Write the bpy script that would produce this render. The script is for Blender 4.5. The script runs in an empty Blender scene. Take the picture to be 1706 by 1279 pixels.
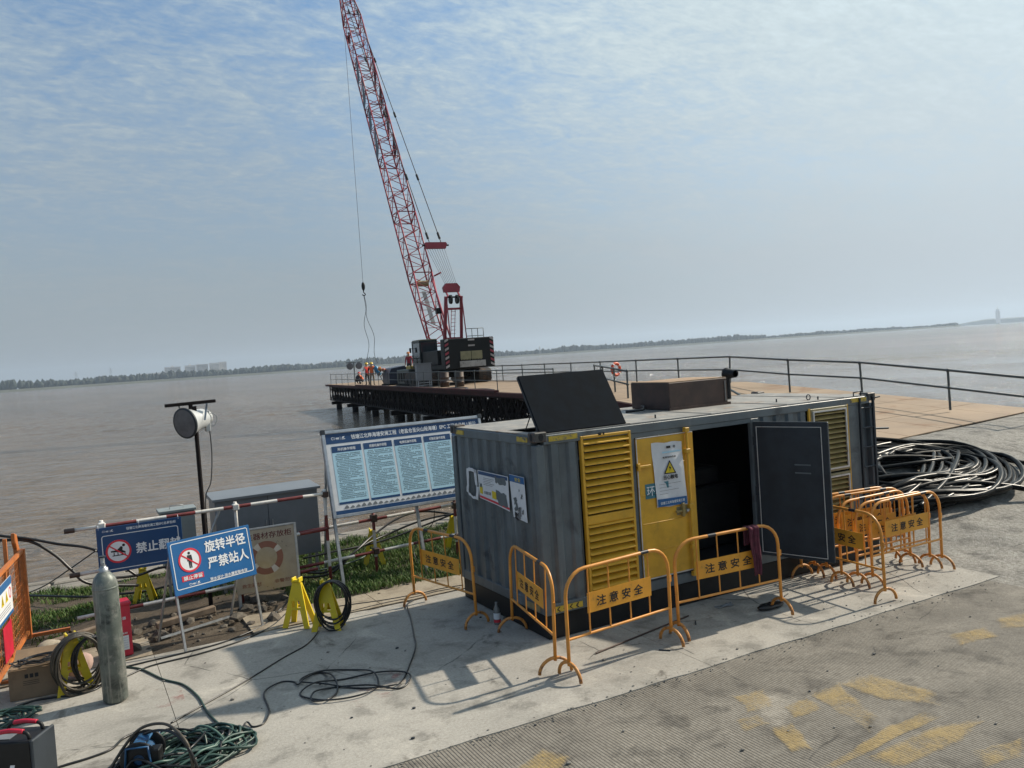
import bpy, bmesh, math, random
import numpy as np
from math import sin, cos, pi, radians, atan2, sqrt, hypot
from mathutils import Vector, Matrix, noise as mnoise
random.seed(7); rng = np.random.default_rng(7)
SC = bpy.context.scene
COL = SC.collection
# world frame: X runs along the quay, Y towards the open water, Z up; origin at the near lower corner of the container
# ---------------------------------------------------------------- camera
CAM_P = Vector((-4.886, -8.554, 3.453)); FPX = 1381.0
CR = Vector((0.87636037, -0.47679539, -0.06825437)); CU = Vector((0.07600257, -0.00304323, 0.99710298)); CF = Vector((0.47562181, 0.87900904, -0.03357071))
cd = bpy.data.cameras.new('camera'); cam = bpy.data.objects.new('camera', cd); COL.objects.link(cam)
cd.sensor_width = 36; cd.lens = FPX / 1706 * 36; cd.clip_start = .05; cd.clip_end = 30000
mw = Matrix.Identity(4)
for i, v in enumerate((CR, CU, -CF)):
    for j in range(3): mw[j][i] = v[j]
mw.translation = CAM_P; cam.matrix_world = mw
SC.camera = cam
# ---------------------------------------------------------------- world sky
SUN_EL, SUN_AZ = radians(36.9), radians(90.2)      # azimuth from +Y towards +X
SUN_D = Vector((cos(SUN_EL) * sin(SUN_AZ), cos(SUN_EL) * cos(SUN_AZ), sin(SUN_EL)))
w = bpy.data.worlds.new('World'); SC.world = w; w.use_nodes = True
nt = w.node_tree; nt.nodes.clear()
def N(nt, t, **k):
    n = nt.nodes.new(t)
    for a, b in k.items(): setattr(n, a, b)
    return n
def LK(nt, a, b): nt.links.new(a, b)
def MATH(nt, op, a, b=None, c=None, clamp=False):
    n = N(nt, 'ShaderNodeMath', operation=op, use_clamp=clamp)
    for i, x in enumerate((a, b, c)):
        if x is None: continue
        if isinstance(x, (int, float)): n.inputs[i].default_value = x
        else: LK(nt, x, n.inputs[i])
    return n.outputs[0]
def VM(nt, op, a, b=None):
    n = N(nt, 'ShaderNodeVectorMath', operation=op)
    for i, x in enumerate((a, b)):
        if x is None: continue
        if isinstance(x, (tuple, list, Vector)): n.inputs[i].default_value = tuple(x)
        else: LK(nt, x, n.inputs[i])
    return n.outputs['Value'] if op in ('DOT_PRODUCT', 'LENGTH') else n.outputs[0]
def MIX(nt, fac, a, b, mode='MIX'):
    n = N(nt, 'ShaderNodeMix', data_type='RGBA', blend_type=mode)
    for i, x in ((0, fac), (6, a), (7, b)):
        if isinstance(x, (int, float)): n.inputs[i].default_value = x
        elif isinstance(x, (tuple, list)): n.inputs[i].default_value = (*x[:3], 1)
        else: LK(nt, x, n.inputs[i])
    return n.outputs[2]
def RANGE(nt, v, a, b, c=0., d=1., smooth=True):
    n = N(nt, 'ShaderNodeMapRange', interpolation_type='SMOOTHSTEP' if smooth else 'LINEAR')
    LK(nt, v, n.inputs[0])
    for i, x in zip((1, 2, 3, 4), (a, b, c, d)): n.inputs[i].default_value = x
    return n.outputs[0]
def NOISE(nt, vec, scale, detail=5, rough=.55, dist=0.):
    n = N(nt, 'ShaderNodeTexNoise'); n.inputs['Scale'].default_value = scale; n.inputs['Detail'].default_value = detail
    n.inputs['Roughness'].default_value = rough; n.inputs['Distortion'].default_value = dist
    if vec is not None: LK(nt, vec, n.inputs['Vector'])
    return n.outputs[0]
def MAPV(nt, vec, scale=(1, 1, 1), rot=(0, 0, 0), loc=(0, 0, 0)):
    n = N(nt, 'ShaderNodeMapping'); LK(nt, vec, n.inputs[0])
    n.inputs['Scale'].default_value = scale; n.inputs['Rotation'].default_value = rot; n.inputs['Location'].default_value = loc
    return n.outputs[0]
sky = N(nt, 'ShaderNodeTexSky', sky_type='NISHITA', sun_disc=False, sun_elevation=SUN_EL, sun_rotation=SUN_AZ, altitude=0, air_density=1.0, dust_density=2.2, ozone_density=1.6)
SKY_S = .085
tc = N(nt, 'ShaderNodeTexCoord'); dirv = VM(nt, 'NORMALIZE', tc.outputs['Generated'])
sx = N(nt, 'ShaderNodeSeparateXYZ'); LK(nt, dirv, sx.inputs[0])
zz = MATH(nt, 'MAXIMUM', sx.outputs[2], .0)
cosu = VM(nt, 'DOT_PRODUCT', dirv, SUN_D)
# clouds lie on a high flat layer: project the direction onto a plane
inv = MATH(nt, 'DIVIDE', 1.0, MATH(nt, 'ADD', zz, .16))
pl = N(nt, 'ShaderNodeCombineXYZ'); LK(nt, MATH(nt, 'MULTIPLY', sx.outputs[0], inv), pl.inputs[0]); LK(nt, MATH(nt, 'MULTIPLY', sx.outputs[1], inv), pl.inputs[1])
big = NOISE(nt, MAPV(nt, pl.outputs[0], (.42, .8, 1), (0, 0, .5), (3.1, 1.3, 0)), 1.5, 4, .5, .4)
rip = NOISE(nt, MAPV(nt, pl.outputs[0], (1.0, 1.6, 1), (0, 0, -.45)), 6.0, 8, .66, .9)
fine = NOISE(nt, MAPV(nt, pl.outputs[0], (1.2, 2.0, 1), (0, 0, -.2)), 22.0, 5, .6, .3)
sunside = RANGE(nt, cosu, .25, .95)
cl = MATH(nt, 'ADD', MATH(nt, 'MULTIPLY', big, .95), MATH(nt, 'ADD', MATH(nt, 'MULTIPLY', rip, 1.05), MATH(nt, 'MULTIPLY', fine, .60)))
cl = MATH(nt, 'ADD', cl, MATH(nt, 'MULTIPLY', sunside, .60))
cloud = RANGE(nt, cl, .98, 1.92, .06, .95)
# pale veil: brighter towards the sun, as thin cloud is
vb = MATH(nt, 'ADD', 3.6, MATH(nt, 'MULTIPLY', sunside, 2.0))
vb = MATH(nt, 'ADD', vb, MATH(nt, 'ADD', MATH(nt, 'MULTIPLY', MATH(nt, 'SUBTRACT', rip, .5), 2.2), MATH(nt, 'MULTIPLY', MATH(nt, 'SUBTRACT', fine, .5), 1.6)))
veil = MIX(nt, 1.0, (.86, 1.0, 1.035), vb, 'MULTIPLY')
c1 = MIX(nt, cloud, MIX(nt, 1., sky.outputs[0], (.62, .90, 1.06), 'MULTIPLY'), veil)
# grey haze low over the water
hz = RANGE(nt, zz, .0, .44, .93, .0)
hb = MATH(nt, 'ADD', 2.4, MATH(nt, 'MULTIPLY', sunside, 1.95))
hazec = MIX(nt, 1.0, (.90, 1.0, 1.09), hb, 'MULTIPLY')
c2 = MIX(nt, hz, c1, hazec)
bg = N(nt, 'ShaderNodeBackground'); bg.inputs[1].default_value = SKY_S
LK(nt, c2, bg.inputs[0])
wo = N(nt, 'ShaderNodeOutputWorld'); LK(nt, bg.outputs[0], wo.inputs[0])
# ---------------------------------------------------------------- sun
sl = bpy.data.lights.new('sun', 'SUN'); sl.energy = 3.35; sl.angle = radians(1.1); sl.color = (1, .90, .75)
so = bpy.data.objects.new('sun', sl); COL.objects.link(so)
so.rotation_euler = (-SUN_D).to_track_quat('-Z', 'Y').to_euler(); so.location = (60, 0, 60)
SC.view_settings.view_transform = 'Standard'; SC.view_settings.look = 'None'; SC.view_settings.exposure = 0.78; SC.view_settings.gamma = 1
SC.render.engine = 'CYCLES'
SC.cycles.use_denoising = True
try: SC.cycles.denoiser = 'OPENIMAGEDENOISE'
except Exception: pass
SC.cycles.max_bounces = 6; SC.cycles.transparent_max_bounces = 12; SC.cycles.volume_bounces = 1
SC.cycles.caustics_reflective = False; SC.cycles.caustics_refractive = False; SC.cycles.sample_clamp_indirect = 6

# ---------------------------------------------------------------- helpers
def G(px, py, z=0.):
    """point at height z that the photograph shows at a pixel"""
    d = CF + CR * ((px - 853) / FPX) - CU * ((py - 639.5) / FPX)
    return CAM_P + d * ((z - CAM_P.z) / d.z)
def DP(px, py, depth):
    return CAM_P + (CF + CR * ((px - 853) / FPX) - CU * ((py - 639.5) / FPX)) * depth
class MB:
    def __init__(s): s.v = []; s.f = []; s.m = []; s.s = []
    def add(s, vs, fs, mi=0, sm=False):
        o = len(s.v); s.v.extend([tuple(v) for v in vs])
        for f in fs: s.f.append(tuple(i + o for i in f)); s.m.append(mi); s.s.append(sm)
        return s
    def box(s, x0, y0, z0, x1, y1, z1, mi=0, M=None):
        vs = [Vector((x, y, z)) for z in (z0, z1) for y in (y0, y1) for x in (x0, x1)]
        if M is not None: vs = [M @ v for v in vs]
        return s.add(vs, [(0, 2, 3, 1), (4, 5, 7, 6), (0, 1, 5, 4), (1, 3, 7, 5), (3, 2, 6, 7), (2, 0, 4, 6)], mi)
    def bar(s, p0, p1, wx, wz, mi=0, up=(0, 0, 1)):
        p0, p1 = Vector(p0), Vector(p1); d = (p1 - p0); L = d.length; d.normalize(); u = Vector(up)
        if abs(d.dot(u)) > .98: u = Vector((0, 1, 0))
        r = d.cross(u).normalized(); u = r.cross(d)
        M = Matrix(((r.x, d.x, u.x, p0.x), (r.y, d.y, u.y, p0.y), (r.z, d.z, u.z, p0.z), (0, 0, 0, 1)))
        return s.box(-wx / 2, 0, -wz / 2, wx / 2, L, wz / 2, mi, M)
    def cyl(s, p0, p1, r0, r1=None, n=10, mi=0, cap=True, sm=True):
        p0, p1 = Vector(p0), Vector(p1); r1 = r0 if r1 is None else r1
        d = (p1 - p0).normalized(); a = d.orthogonal().normalized(); b = d.cross(a)
        vs = [p + (a * cos(2 * pi * i / n) + b * sin(2 * pi * i / n)) * r for p, r in ((p0, r0), (p1, r1)) for i in range(n)]
        s.add(vs, [(i, (i + 1) % n, n + (i + 1) % n, n + i) for i in range(n)], mi, sm)
        if cap: s.add(vs[:n], [tuple(range(n))[::-1]], mi); s.add(vs[n:], [tuple(range(n))], mi)
        return s
    def lathe(s, prof, c=(0, 0, 0), n=16, mi=0, M=None, sm=True):
        c = Vector(c); vs = []
        for r, z in prof:
            for i in range(n):
                v = Vector((r * cos(2 * pi * i / n), r * sin(2 * pi * i / n), z)); vs.append((M @ v if M is not None else v) + c)
        fs = [(k * n + i, k * n + (i + 1) % n, (k + 1) * n + (i + 1) % n, (k + 1) * n + i) for k in range(len(prof) - 1) for i in range(n)]
        return s.add(vs, fs, mi, sm)
    def tube(s, pts, r, n=6, closed=False, mi=0, mis=None, cap=True):
        pts = [Vector(p) for p in pts]; m = len(pts); T = []
        for i in range(m):
            a = pts[(i - 1) % m] if (closed or i > 0) else pts[i]; b = pts[(i + 1) % m] if (closed or i < m - 1) else pts[i]
            t = b - a; T.append(t.normalized() if t.length > 1e-9 else Vector((0, 0, 1)))
        a = T[0].orthogonal().normalized(); vs = []
        for i in range(m):
            a = (a - T[i] * a.dot(T[i])); a = a.normalized() if a.length > 1e-6 else T[i].orthogonal().normalized()
            b = T[i].cross(a); rr = r[i] if isinstance(r, (list, tuple)) else r
            vs += [pts[i] + (a * cos(2 * pi * k / n) + b * sin(2 * pi * k / n)) * rr for k in range(n)]
        K = m if closed else m - 1; o = len(s.v); s.v.extend([tuple(v) for v in vs])
        for i in range(K):
            j = (i + 1) % m
            for k in range(n):
                s.f.append((o + i * n + k, o + i * n + (k + 1) % n, o + j * n + (k + 1) % n, o + j * n + k)); s.m.append(mis[i] if mis else mi); s.s.append(True)
        if cap and not closed:
            s.f.append(tuple(o + k for k in range(n))[::-1]); s.m.append(mi); s.s.append(False)
            s.f.append(tuple(o + (m - 1) * n + k for k in range(n))); s.m.append(mi); s.s.append(False)
        return s
    def sph(s, c, r, nu=12, nv=8, mi=0, sc=(1, 1, 1)):
        c = Vector(c); vs = []
        for j in range(nv + 1):
            t = pi * j / nv
            vs += [c + Vector((sc[0] * r * sin(t) * cos(2 * pi * i / nu), sc[1] * r * sin(t) * sin(2 * pi * i / nu), sc[2] * r * cos(t))) for i in range(nu)]
        return s.add(vs, [(j * nu + i, (j + 1) * nu + i, (j + 1) * nu + (i + 1) % nu, j * nu + (i + 1) % nu) for j in range(nv) for i in range(nu)], mi, True)
    def plate(s, pts, y, mi=0):            # flat outline in the local XZ plane, facing -y
        return s.add([(x, y, z) for x, z in pts], [tuple(range(len(pts)))], mi)
    def slab(s, pts, y0, y1, mi=0, M=None):  # outline in XZ extruded along y
        n = len(pts); vs = [Vector((x, y, z)) for y in (y0, y1) for x, z in pts]
        if M is not None: vs = [M @ v for v in vs]
        return s.add(vs, [tuple(range(n)), tuple(range(2 * n - 1, n - 1, -1))] + [(i, i + n, (i + 1) % n + n, (i + 1) % n) for i in range(n)], mi)
    def disc(s, cx, cz, r, y, mi=0, n=28): return s.plate([(cx + r * cos(2 * pi * i / n), cz + r * sin(2 * pi * i / n)) for i in range(n)], y, mi)
    def ring(s, cx, cz, r0, r1, y, mi=0, n=28, a0=0., a1=2 * pi):
        k = n + 1; vs = []
        for i in range(k):
            a = a0 + (a1 - a0) * i / n; vs += [(cx + r0 * cos(a), y, cz + r0 * sin(a)), (cx + r1 * cos(a), y, cz + r1 * sin(a))]
        return s.add(vs, [(2 * i, 2 * i + 1, 2 * i + 3, 2 * i + 2) for i in range(n)], mi)
    def rect(s, x0, z0, x1, z1, y, mi=0): return s.plate([(x0, z0), (x1, z0), (x1, z1), (x0, z1)], y, mi)
    def mesh(s, name, mats, bevel=0, fixn=False):
        me = bpy.data.meshes.new(name); me.from_pydata(s.v, [], s.f)
        for m in (mats if isinstance(mats, (list, tuple)) else [mats]): me.materials.append(m)
        me.polygons.foreach_set('material_index', s.m); me.polygons.foreach_set('use_smooth', s.s)
        if bevel or fixn:
            bm = bmesh.new(); bm.from_mesh(me)
            if fixn: bmesh.ops.recalc_face_normals(bm, faces=bm.faces)
            if bevel: bmesh.ops.bevel(bm, geom=[e for e in bm.edges if len(e.link_faces) == 2 and e.calc_face_angle(0) > .5], offset=bevel, segments=1, affect='EDGES', clamp_overlap=True)
            bm.to_mesh(me); bm.free()
        me.update(); return me
    def build(s, name, mats, parent=None, bevel=0, label=None, cat=None, group=None, kind=None, loc=None, fixn=False):
        return link(name, s.mesh(name, mats, bevel, fixn), parent, label, cat, group, kind, loc)
def tag(o, label=None, cat=None, group=None, kind=None):
    for k, v in (('label', label), ('category', cat), ('group', group), ('kind', kind)):
        if v: o[k] = v
    return o
def link(name, data, parent=None, label=None, cat=None, group=None, kind=None, loc=None, rz=0, M=None):
    o = bpy.data.objects.new(name, data); COL.objects.link(o)
    if parent is not None: o.parent = parent
    if M is not None: o.matrix_local = M
    else:
        if loc is not None: o.location = loc
        o.rotation_euler = (0, 0, rz)
    return tag(o, label, cat, group, kind)
def thing(name, label, cat, loc=(0, 0, 0), rz=0, group=None):
    o = link(name, None, None, label, cat, group, None, loc, rz); o.empty_display_size = .2; return o
def catmull(pts, k=8, closed=False):
    P = [Vector(p) for p in pts]; n = len(P); out = []
    for i in range(n if closed else n - 1):
        g = (lambda j: P[j % n]) if closed else (lambda j: P[min(max(j, 0), n - 1)])
        a, b, c, d = g(i - 1), g(i), g(i + 1), g(i + 2)
        for t in range(k):
            t /= k; out.append(.5 * ((2 * b) + (c - a) * t + (2 * a - 5 * b + 4 * c - d) * t * t + (3 * b - a - 3 * c + d) * t ** 3))
    if not closed: out.append(P[-1])
    return out
_tx = {}
def text(s, width, height, mat, parent, x=0, z=0, y=-.004, bold=.02, name='lettering', rot=0., sx=None):
    """flat lettering, centred on (x, z) of the parent's XZ plane, facing -y"""
    key = (s, bold)
    if key not in _tx:
        c = bpy.data.curves.new('t', 'FONT'); c.body = s; c.resolution_u = 2
        o = bpy.data.objects.new('t', c); COL.objects.link(o); dg = bpy.context.evaluated_depsgraph_get()
        me = bpy.data.meshes.new_from_object(o.evaluated_get(dg)); bm = bmesh.new(); e = bold * .8
        for i, (dx, dy) in enumerate(((-e, 0), (e, 0), (0, e), (0, -e))): me.transform(Matrix.Translation((dx, dy, i * .0004))); bm.from_mesh(me); me.transform(Matrix.Translation((-dx, -dy, -i * .0004)))
        bm.to_mesh(me); bm.free(); co = np.empty(len(me.vertices) * 3); me.vertices.foreach_get('co', co); co = co.reshape(-1, 3)
        lo, hi = co.min(0), co.max(0); co -= (lo + hi) / 2; me.vertices.foreach_set('co', co.ravel())
        bpy.data.objects.remove(o); bpy.data.curves.remove(c); _tx[key] = (me, hi - lo)
    src, dim = _tx[key]; me = src.copy(); me.materials.clear(); me.materials.append(mat)
    kx, kz = width / dim[0], height / dim[1]
    me.transform(Matrix.Rotation(pi / 2, 4, 'X') @ Matrix.Diagonal((kx, kz, 1, 1)))
    return link(name, me, parent, M=Matrix.Translation((x, y, z)) @ Matrix.Rotation(rot, 4, 'Y'))
# ---------------------------------------------------------------- materials
def M(name, col, rough=.6, metal=0., var=.12, vs=4., bump=0., bs=30., dirt=None, streak=None, spec=None, coat=0):
    m = bpy.data.materials.new(name); m.use_nodes = True; nt = m.node_tree; b = nt.nodes['Principled BSDF']
    t = N(nt, 'ShaderNodeTexCoord'); V = t.outputs['Object']
    n1 = NOISE(nt, V, vs, 6, .6)
    c = MIX(nt, RANGE(nt, n1, .3, .7), tuple(x * (1 - var) for x in col), tuple(min(1, x * (1 + var)) for x in col))
    r = MATH(nt, 'ADD', rough - .08, MATH(nt, 'MULTIPLY', n1, .16))
    for d in ([dirt] if dirt and not isinstance(dirt, list) else (dirt or [])):
        dc, sc, lo, hi = d[:4]; n2 = NOISE(nt, MAPV(nt, V, (1, 1, 1), (0, 0, 0), (sc * 3.7, 2.2, sc)), sc, 8, .68, .3); f = RANGE(nt, n2, lo, hi)
        c = MIX(nt, f, c, dc); r = MATH(nt, 'ADD', r, MATH(nt, 'MULTIPLY', f, .2))
    for dc, sc, lo, hi in ([streak] if streak and not isinstance(streak, list) else (streak or [])):
        n2 = NOISE(nt, MAPV(nt, V, (sc, sc, sc * .06), (0, 0, 0), (lo * 90, 0, sc)), 1., 6, .65, .2); c = MIX(nt, RANGE(nt, n2, lo, hi), c, dc)
    LK(nt, c, b.inputs['Base Color']); LK(nt, r, b.inputs['Roughness']); b.inputs['Metallic'].default_value = metal
    if spec is not None: b.inputs['Specular IOR Level'].default_value = spec
    if coat: b.inputs['Coat Weight'].default_value = coat
    if bump:
        bp = N(nt, 'ShaderNodeBump'); bp.inputs['Strength'].default_value = min(1, bump); bp.inputs['Distance'].default_value = .01
        LK(nt, NOISE(nt, V, bs, 6, .7), bp.inputs['Height']); LK(nt, bp.outputs[0], b.inputs['Normal'])
    return m
RUST = (.16, .07, .035); DUST = (.36, .32, .26)
m_grey = M('container grey paint', (.102, .125, .137), .45, var=.2, vs=2.2, bump=.25, bs=60, dirt=[((.15, .165, .17), 3.2, .56, .78), ((.06, .07, .075), 1.7, .56, .72), (RUST, 26, .71, .78), ((.2, .19, .175), 11, .68, .8)], streak=[((.22, .235, .24), 9, .57, .80), ((.17, .105, .065), 13, .66, .80), ((.055, .062, .066), 6, .60, .78)])
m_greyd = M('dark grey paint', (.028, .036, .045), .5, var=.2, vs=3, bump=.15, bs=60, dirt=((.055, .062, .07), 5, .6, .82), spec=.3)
m_black = M('black paint', (.010, .011, .012), .5, var=.3, vs=6, dirt=((.07, .065, .06), 6, .62, .80), spec=.3)
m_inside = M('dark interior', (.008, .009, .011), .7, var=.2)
m_yellow = M('yellow paint', (.64, .355, .03), .42, var=.14, vs=3, bump=.15, bs=50, dirt=[((.30, .20, .03), 4, .55, .8), (RUST, 24, .70, .82)], streak=((.34, .22, .03), 8, .6, .85))
m_olive = M('faded yellow paint', (.27, .23, .12), .5, var=.2, vs=5, dirt=(RUST, 20, .66, .8))
m_brass = M('dull olive slats', (.30, .225, .08), .5, var=.2, vs=5, dirt=((.1, .09, .07), 8, .55, .8))
m_orangey = M('barrier yellow paint', (.66, .275, .045), .38, var=.14, vs=6, dirt=[((.40, .19, .05), 9, .58, .78), (RUST, 30, .63, .73), ((.36, .30, .22), 16, .66, .78)])
m_plate = M('barrier sign yellow', (.70, .315, .03), .45, var=.1, vs=4, dirt=((.38, .2, .04), 7, .56, .8))
m_tape = M('black tape', (.012, .013, .02), .4)
m_ink = M('black print', (.012, .012, .014), .6, var=.1)
m_wink = M('white print', (.72, .74, .76), .5, var=.04)
m_white = M('white sheet', (.66, .68, .70), .5, var=.05, vs=8)
m_alu = M('aluminium', (.42, .44, .46), .38, .75, var=.12, vs=12)
m_galv = M('galvanised steel', (.36, .38, .39), .45, .6, var=.18, vs=14, dirt=((.25, .22, .18), 10, .6, .8))
m_steel = M('stainless sheet', (.36, .325, .27), .3, .55, var=.1, vs=5, bump=.05, bs=200)
m_blue = M('sign blue', (.018, .115, .30), .35, var=.06, vs=3, dirt=((.05, .14, .29), 5, .6, .85))
m_navy = M('sign navy', (.012, .055, .155), .38, var=.08, vs=3, dirt=((.04, .08, .16), 5, .6, .85))
m_sky = M('pale blue print', (.42, .66, .78), .45, var=.05, vs=3)
m_red = M('red print', (.62, .03, .05), .45, var=.06)
m_fire = M('fire box red', (.50, .018, .045), .36, var=.12, vs=6, dirt=((.3, .03, .05), 8, .6, .8))
m_pred = M('red pipe paint', (.17, .030, .028), .5, var=.25, vs=9, dirt=(RUST, 12, .55, .75))
m_pwhite = M('white pipe paint', (.62, .60, .56), .5, var=.12, vs=9, dirt=((.33, .27, .22), 12, .55, .75))
m_cab = M('cabinet grey', (.17, .185, .20), .38, var=.08, vs=3, dirt=((.28, .28, .27), 6, .6, .85))
m_lampw = M('lamp housing white', (.46, .48, .485), .35, var=.08, vs=7)
m_rubber = M('black rubber', (.012, .013, .014), .36, var=.2, vs=20, dirt=((.05, .048, .045), 14, .58, .8))
m_hose = M('glossy black pipe', (.004, .0045, .005), .30, var=.2, vs=10, dirt=((.010, .010, .009), 6, .66, .85), spec=.10)
m_gcable = M('green hose', (.022, .055, .045), .42, var=.25, vs=9, dirt=((.09, .11, .09), 9, .55, .8))
m_bcable = M('brown grey cable', (.06, .05, .036), .5, var=.3, vs=8)
m_ystand = M('yellow plastic', (.66, .50, .012), .4, var=.08, vs=6, dirt=((.42, .33, .03), 9, .58, .8))
m_cyl = M('weathered cylinder grey', (.125, .145, .130), .45, .2, var=.3, vs=5, bump=.15, bs=50, dirt=[((.25, .25, .225), 9, .50, .66), ((.045, .052, .048), 3.5, .50, .66), (RUST, 16, .66, .74)], streak=((.28, .28, .255), 16, .52, .70))
m_card = M('cardboard', (.24, .165, .10), .8, var=.12, vs=6, dirt=((.15, .10, .07), 5, .55, .8))
m_orange = M('orange frame paint', (.46, .145, .035), .5, var=.18, vs=6, dirt=(RUST, 14, .56, .76))
m_rustbox = M('rusty brown steel', (.055, .032, .025), .62, var=.3, vs=4, bump=.3, bs=40, dirt=((.11, .058, .035), 6, .57, .8))
m_wood = M('weathered plywood', (.30, .20, .12), .8, var=.2, vs=4)
m_roof = M('dusty roof paint', (.24, .235, .22), .6, var=.2, vs=2.5, bump=.15, bs=30, dirt=[((.42, .38, .32), 3.5, .5, .72), ((.20, .11, .06), 2.6, .56, .72), ((.12, .115, .11), 5, .6, .75)])
m_deck = M('rusty deck plate', (.27, .195, .128), .78, var=.18, vs=.5, bump=.3, bs=14, dirt=[((.22, .13, .075), .7, .52, .72), ((.33, .26, .185), .35, .54, .74), ((.15, .11, .08), 2.4, .62, .76)])
m_truss = M('dark truss paint', (.014, .011, .011), .7, var=.3, vs=3, dirt=((.045, .02, .015), 4, .58, .8), spec=.15)
m_girder = M('red girder paint', (.055, .016, .017), .65, var=.3, vs=2, dirt=((.09, .045, .03), 3, .55, .8), spec=.2)
m_rail = M('rail pipe grey', (.07, .085, .085), .5, .2, var=.25, vs=4, dirt=(RUST, 6, .6, .8))
m_crred = M('crane red paint', (.27, .030, .048), .5, var=.15, vs=2)
m_crblk = M('crane black paint', (.008, .010, .011), .5, var=.2, vs=2, dirt=((.03, .028, .025), 3, .62, .8), spec=.2)
m_track = M('track steel', (.045, .04, .036), .6, .3, var=.3, vs=4, dirt=((.22, .13, .08), 3, .5, .75))
m_glass = M('cab glass', (.03, .04, .045), .08, var=.1, spec=.8)
m_rope = M('wire rope', (.03, .03, .032), .5, .4)
m_conc = None
# ================================================================ SETTING
def ground_mat(name, col, col2, dark, light, groove=0., speck=.5, rough=.85, bumps=.5, gscale=1., fs=34, crack=.8, stain=.75):
    m = bpy.data.materials.new(name); m.use_nodes = True; nt = m.node_tree; b = nt.nodes['Principled BSDF']
    V = N(nt, 'ShaderNodeTexCoord').outputs['Object']
    n0 = NOISE(nt, V, .55, 6, .6, .4); n1 = NOISE(nt, V, 2.3, 8, .66, .3); n2 = NOISE(nt, V, fs, 6, .75); n3 = NOISE(nt, V, 120, 3, .6)
    c = MIX(nt, RANGE(nt, n0, .34, .66), col, col2)
    c = MIX(nt, RANGE(nt, n1, .47, .70), c, dark); c = MIX(nt, RANGE(nt, NOISE(nt, MAPV(nt, V, (1, 1, 1), (0, 0, 0), (9, 4, 0)), 1.3, 8, .7, .5), .54, .72, 0, .8), c, light)
    c = MIX(nt, RANGE(nt, n2, .30, .70, 0, speck), c, MIX(nt, 1., c, (.62, .6, .58), 'MULTIPLY'))
    # fine cracks and pits
    vo = N(nt, 'ShaderNodeTexVoronoi', feature='DISTANCE_TO_EDGE'); vo.inputs['Scale'].default_value = .55
    wn_ = N(nt, 'ShaderNodeTexNoise'); wn_.inputs['Scale'].default_value = 1.6; wn_.inputs['Detail'].default_value = 6; LK(nt, V, wn_.inputs['Vector'])
    LK(nt, MIX(nt, .16, V, wn_.outputs['Color'], 'ADD'), vo.inputs['Vector'])
    ck = MATH(nt, 'MULTIPLY', RANGE(nt, vo.outputs['Distance'], .0015, .006, 1., 0.), RANGE(nt, n0, .52, .60)); c = MIX(nt, MATH(nt, 'MULTIPLY', ck, crack), c, (.05, .048, .045))
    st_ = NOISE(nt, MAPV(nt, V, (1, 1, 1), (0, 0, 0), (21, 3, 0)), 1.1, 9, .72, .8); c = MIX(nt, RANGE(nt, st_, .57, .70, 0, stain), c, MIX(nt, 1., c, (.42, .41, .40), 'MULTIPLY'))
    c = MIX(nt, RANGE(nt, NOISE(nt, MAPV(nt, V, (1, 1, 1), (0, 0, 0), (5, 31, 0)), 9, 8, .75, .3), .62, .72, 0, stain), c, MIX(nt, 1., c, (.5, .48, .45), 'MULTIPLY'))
    h = MATH(nt, 'ADD', MATH(nt, 'MULTIPLY', n2, .6), MATH(nt, 'MULTIPLY', n3, .4))
    if groove:
        s = N(nt, 'ShaderNodeSeparateXYZ'); LK(nt, V, s.inputs[0])
        x = MATH(nt, 'ADD', s.outputs[0], MATH(nt, 'MULTIPLY', MATH(nt, 'SUBTRACT', NOISE(nt, V, .8, 2), .5), .05))
        g = MATH(nt, 'SINE', MATH(nt, 'MULTIPLY', x, 2 * pi / groove))
        gm = RANGE(nt, NOISE(nt, MAPV(nt, V, (.6, 2, 1)), .9, 5, .6), .30, .56)          # worn smooth in places
        g = MATH(nt, 'MULTIPLY', RANGE(nt, g, -.2, .8), gm)
        c = MIX(nt, MATH(nt, 'MULTIPLY', g, .5), c, dark)
        h = MATH(nt, 'SUBTRACT', MATH(nt, 'MULTIPLY', h, .5), MATH(nt, 'MULTIPLY', g, 1.1))
    LK(nt, c, b.inputs['Base Color']); b.inputs['Roughness'].default_value = rough; b.inputs['Specular IOR Level'].default_value = .3
    bp = N(nt, 'ShaderNodeBump'); bp.inputs['Strength'].default_value = bumps; bp.inputs['Distance'].default_value = .012 * gscale
    LK(nt, h, bp.inputs['Height']); LK(nt, bp.outputs[0], b.inputs['Normal'])
    return m
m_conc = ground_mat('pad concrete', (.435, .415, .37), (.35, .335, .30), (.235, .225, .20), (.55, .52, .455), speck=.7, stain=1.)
m_road = ground_mat('grooved road concrete', (.275, .255, .218), (.20, .186, .16), (.115, .107, .094), (.38, .352, .30), groove=.033, speck=.95, bumps=.7, stain=1.)
m_grav = ground_mat('rough gravelly asphalt', (.44, .425, .385), (.36, .35, .32), (.20, .195, .18), (.56, .54, .49), speck=1.3, bumps=1., gscale=4, fs=17)
m_soil = ground_mat('dry soil', (.13, .10, .07), (.095, .075, .052), (.055, .045, .035), (.22, .185, .14), speck=.9, bumps=1., gscale=3)
m_sandc = ground_mat('sandy kerb concrete', (.40, .345, .26), (.33, .28, .21), (.22, .18, .13), (.47, .43, .36), speck=.7)
m_stone = ground_mat('apron stone', (.33, .30, .255), (.26, .24, .21), (.17, .16, .14), (.42, .39, .34), speck=.6, bumps=.8, gscale=2)
def sm(t): t = min(1, max(0, t)); return t * t * (3 - 2 * t)
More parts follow.
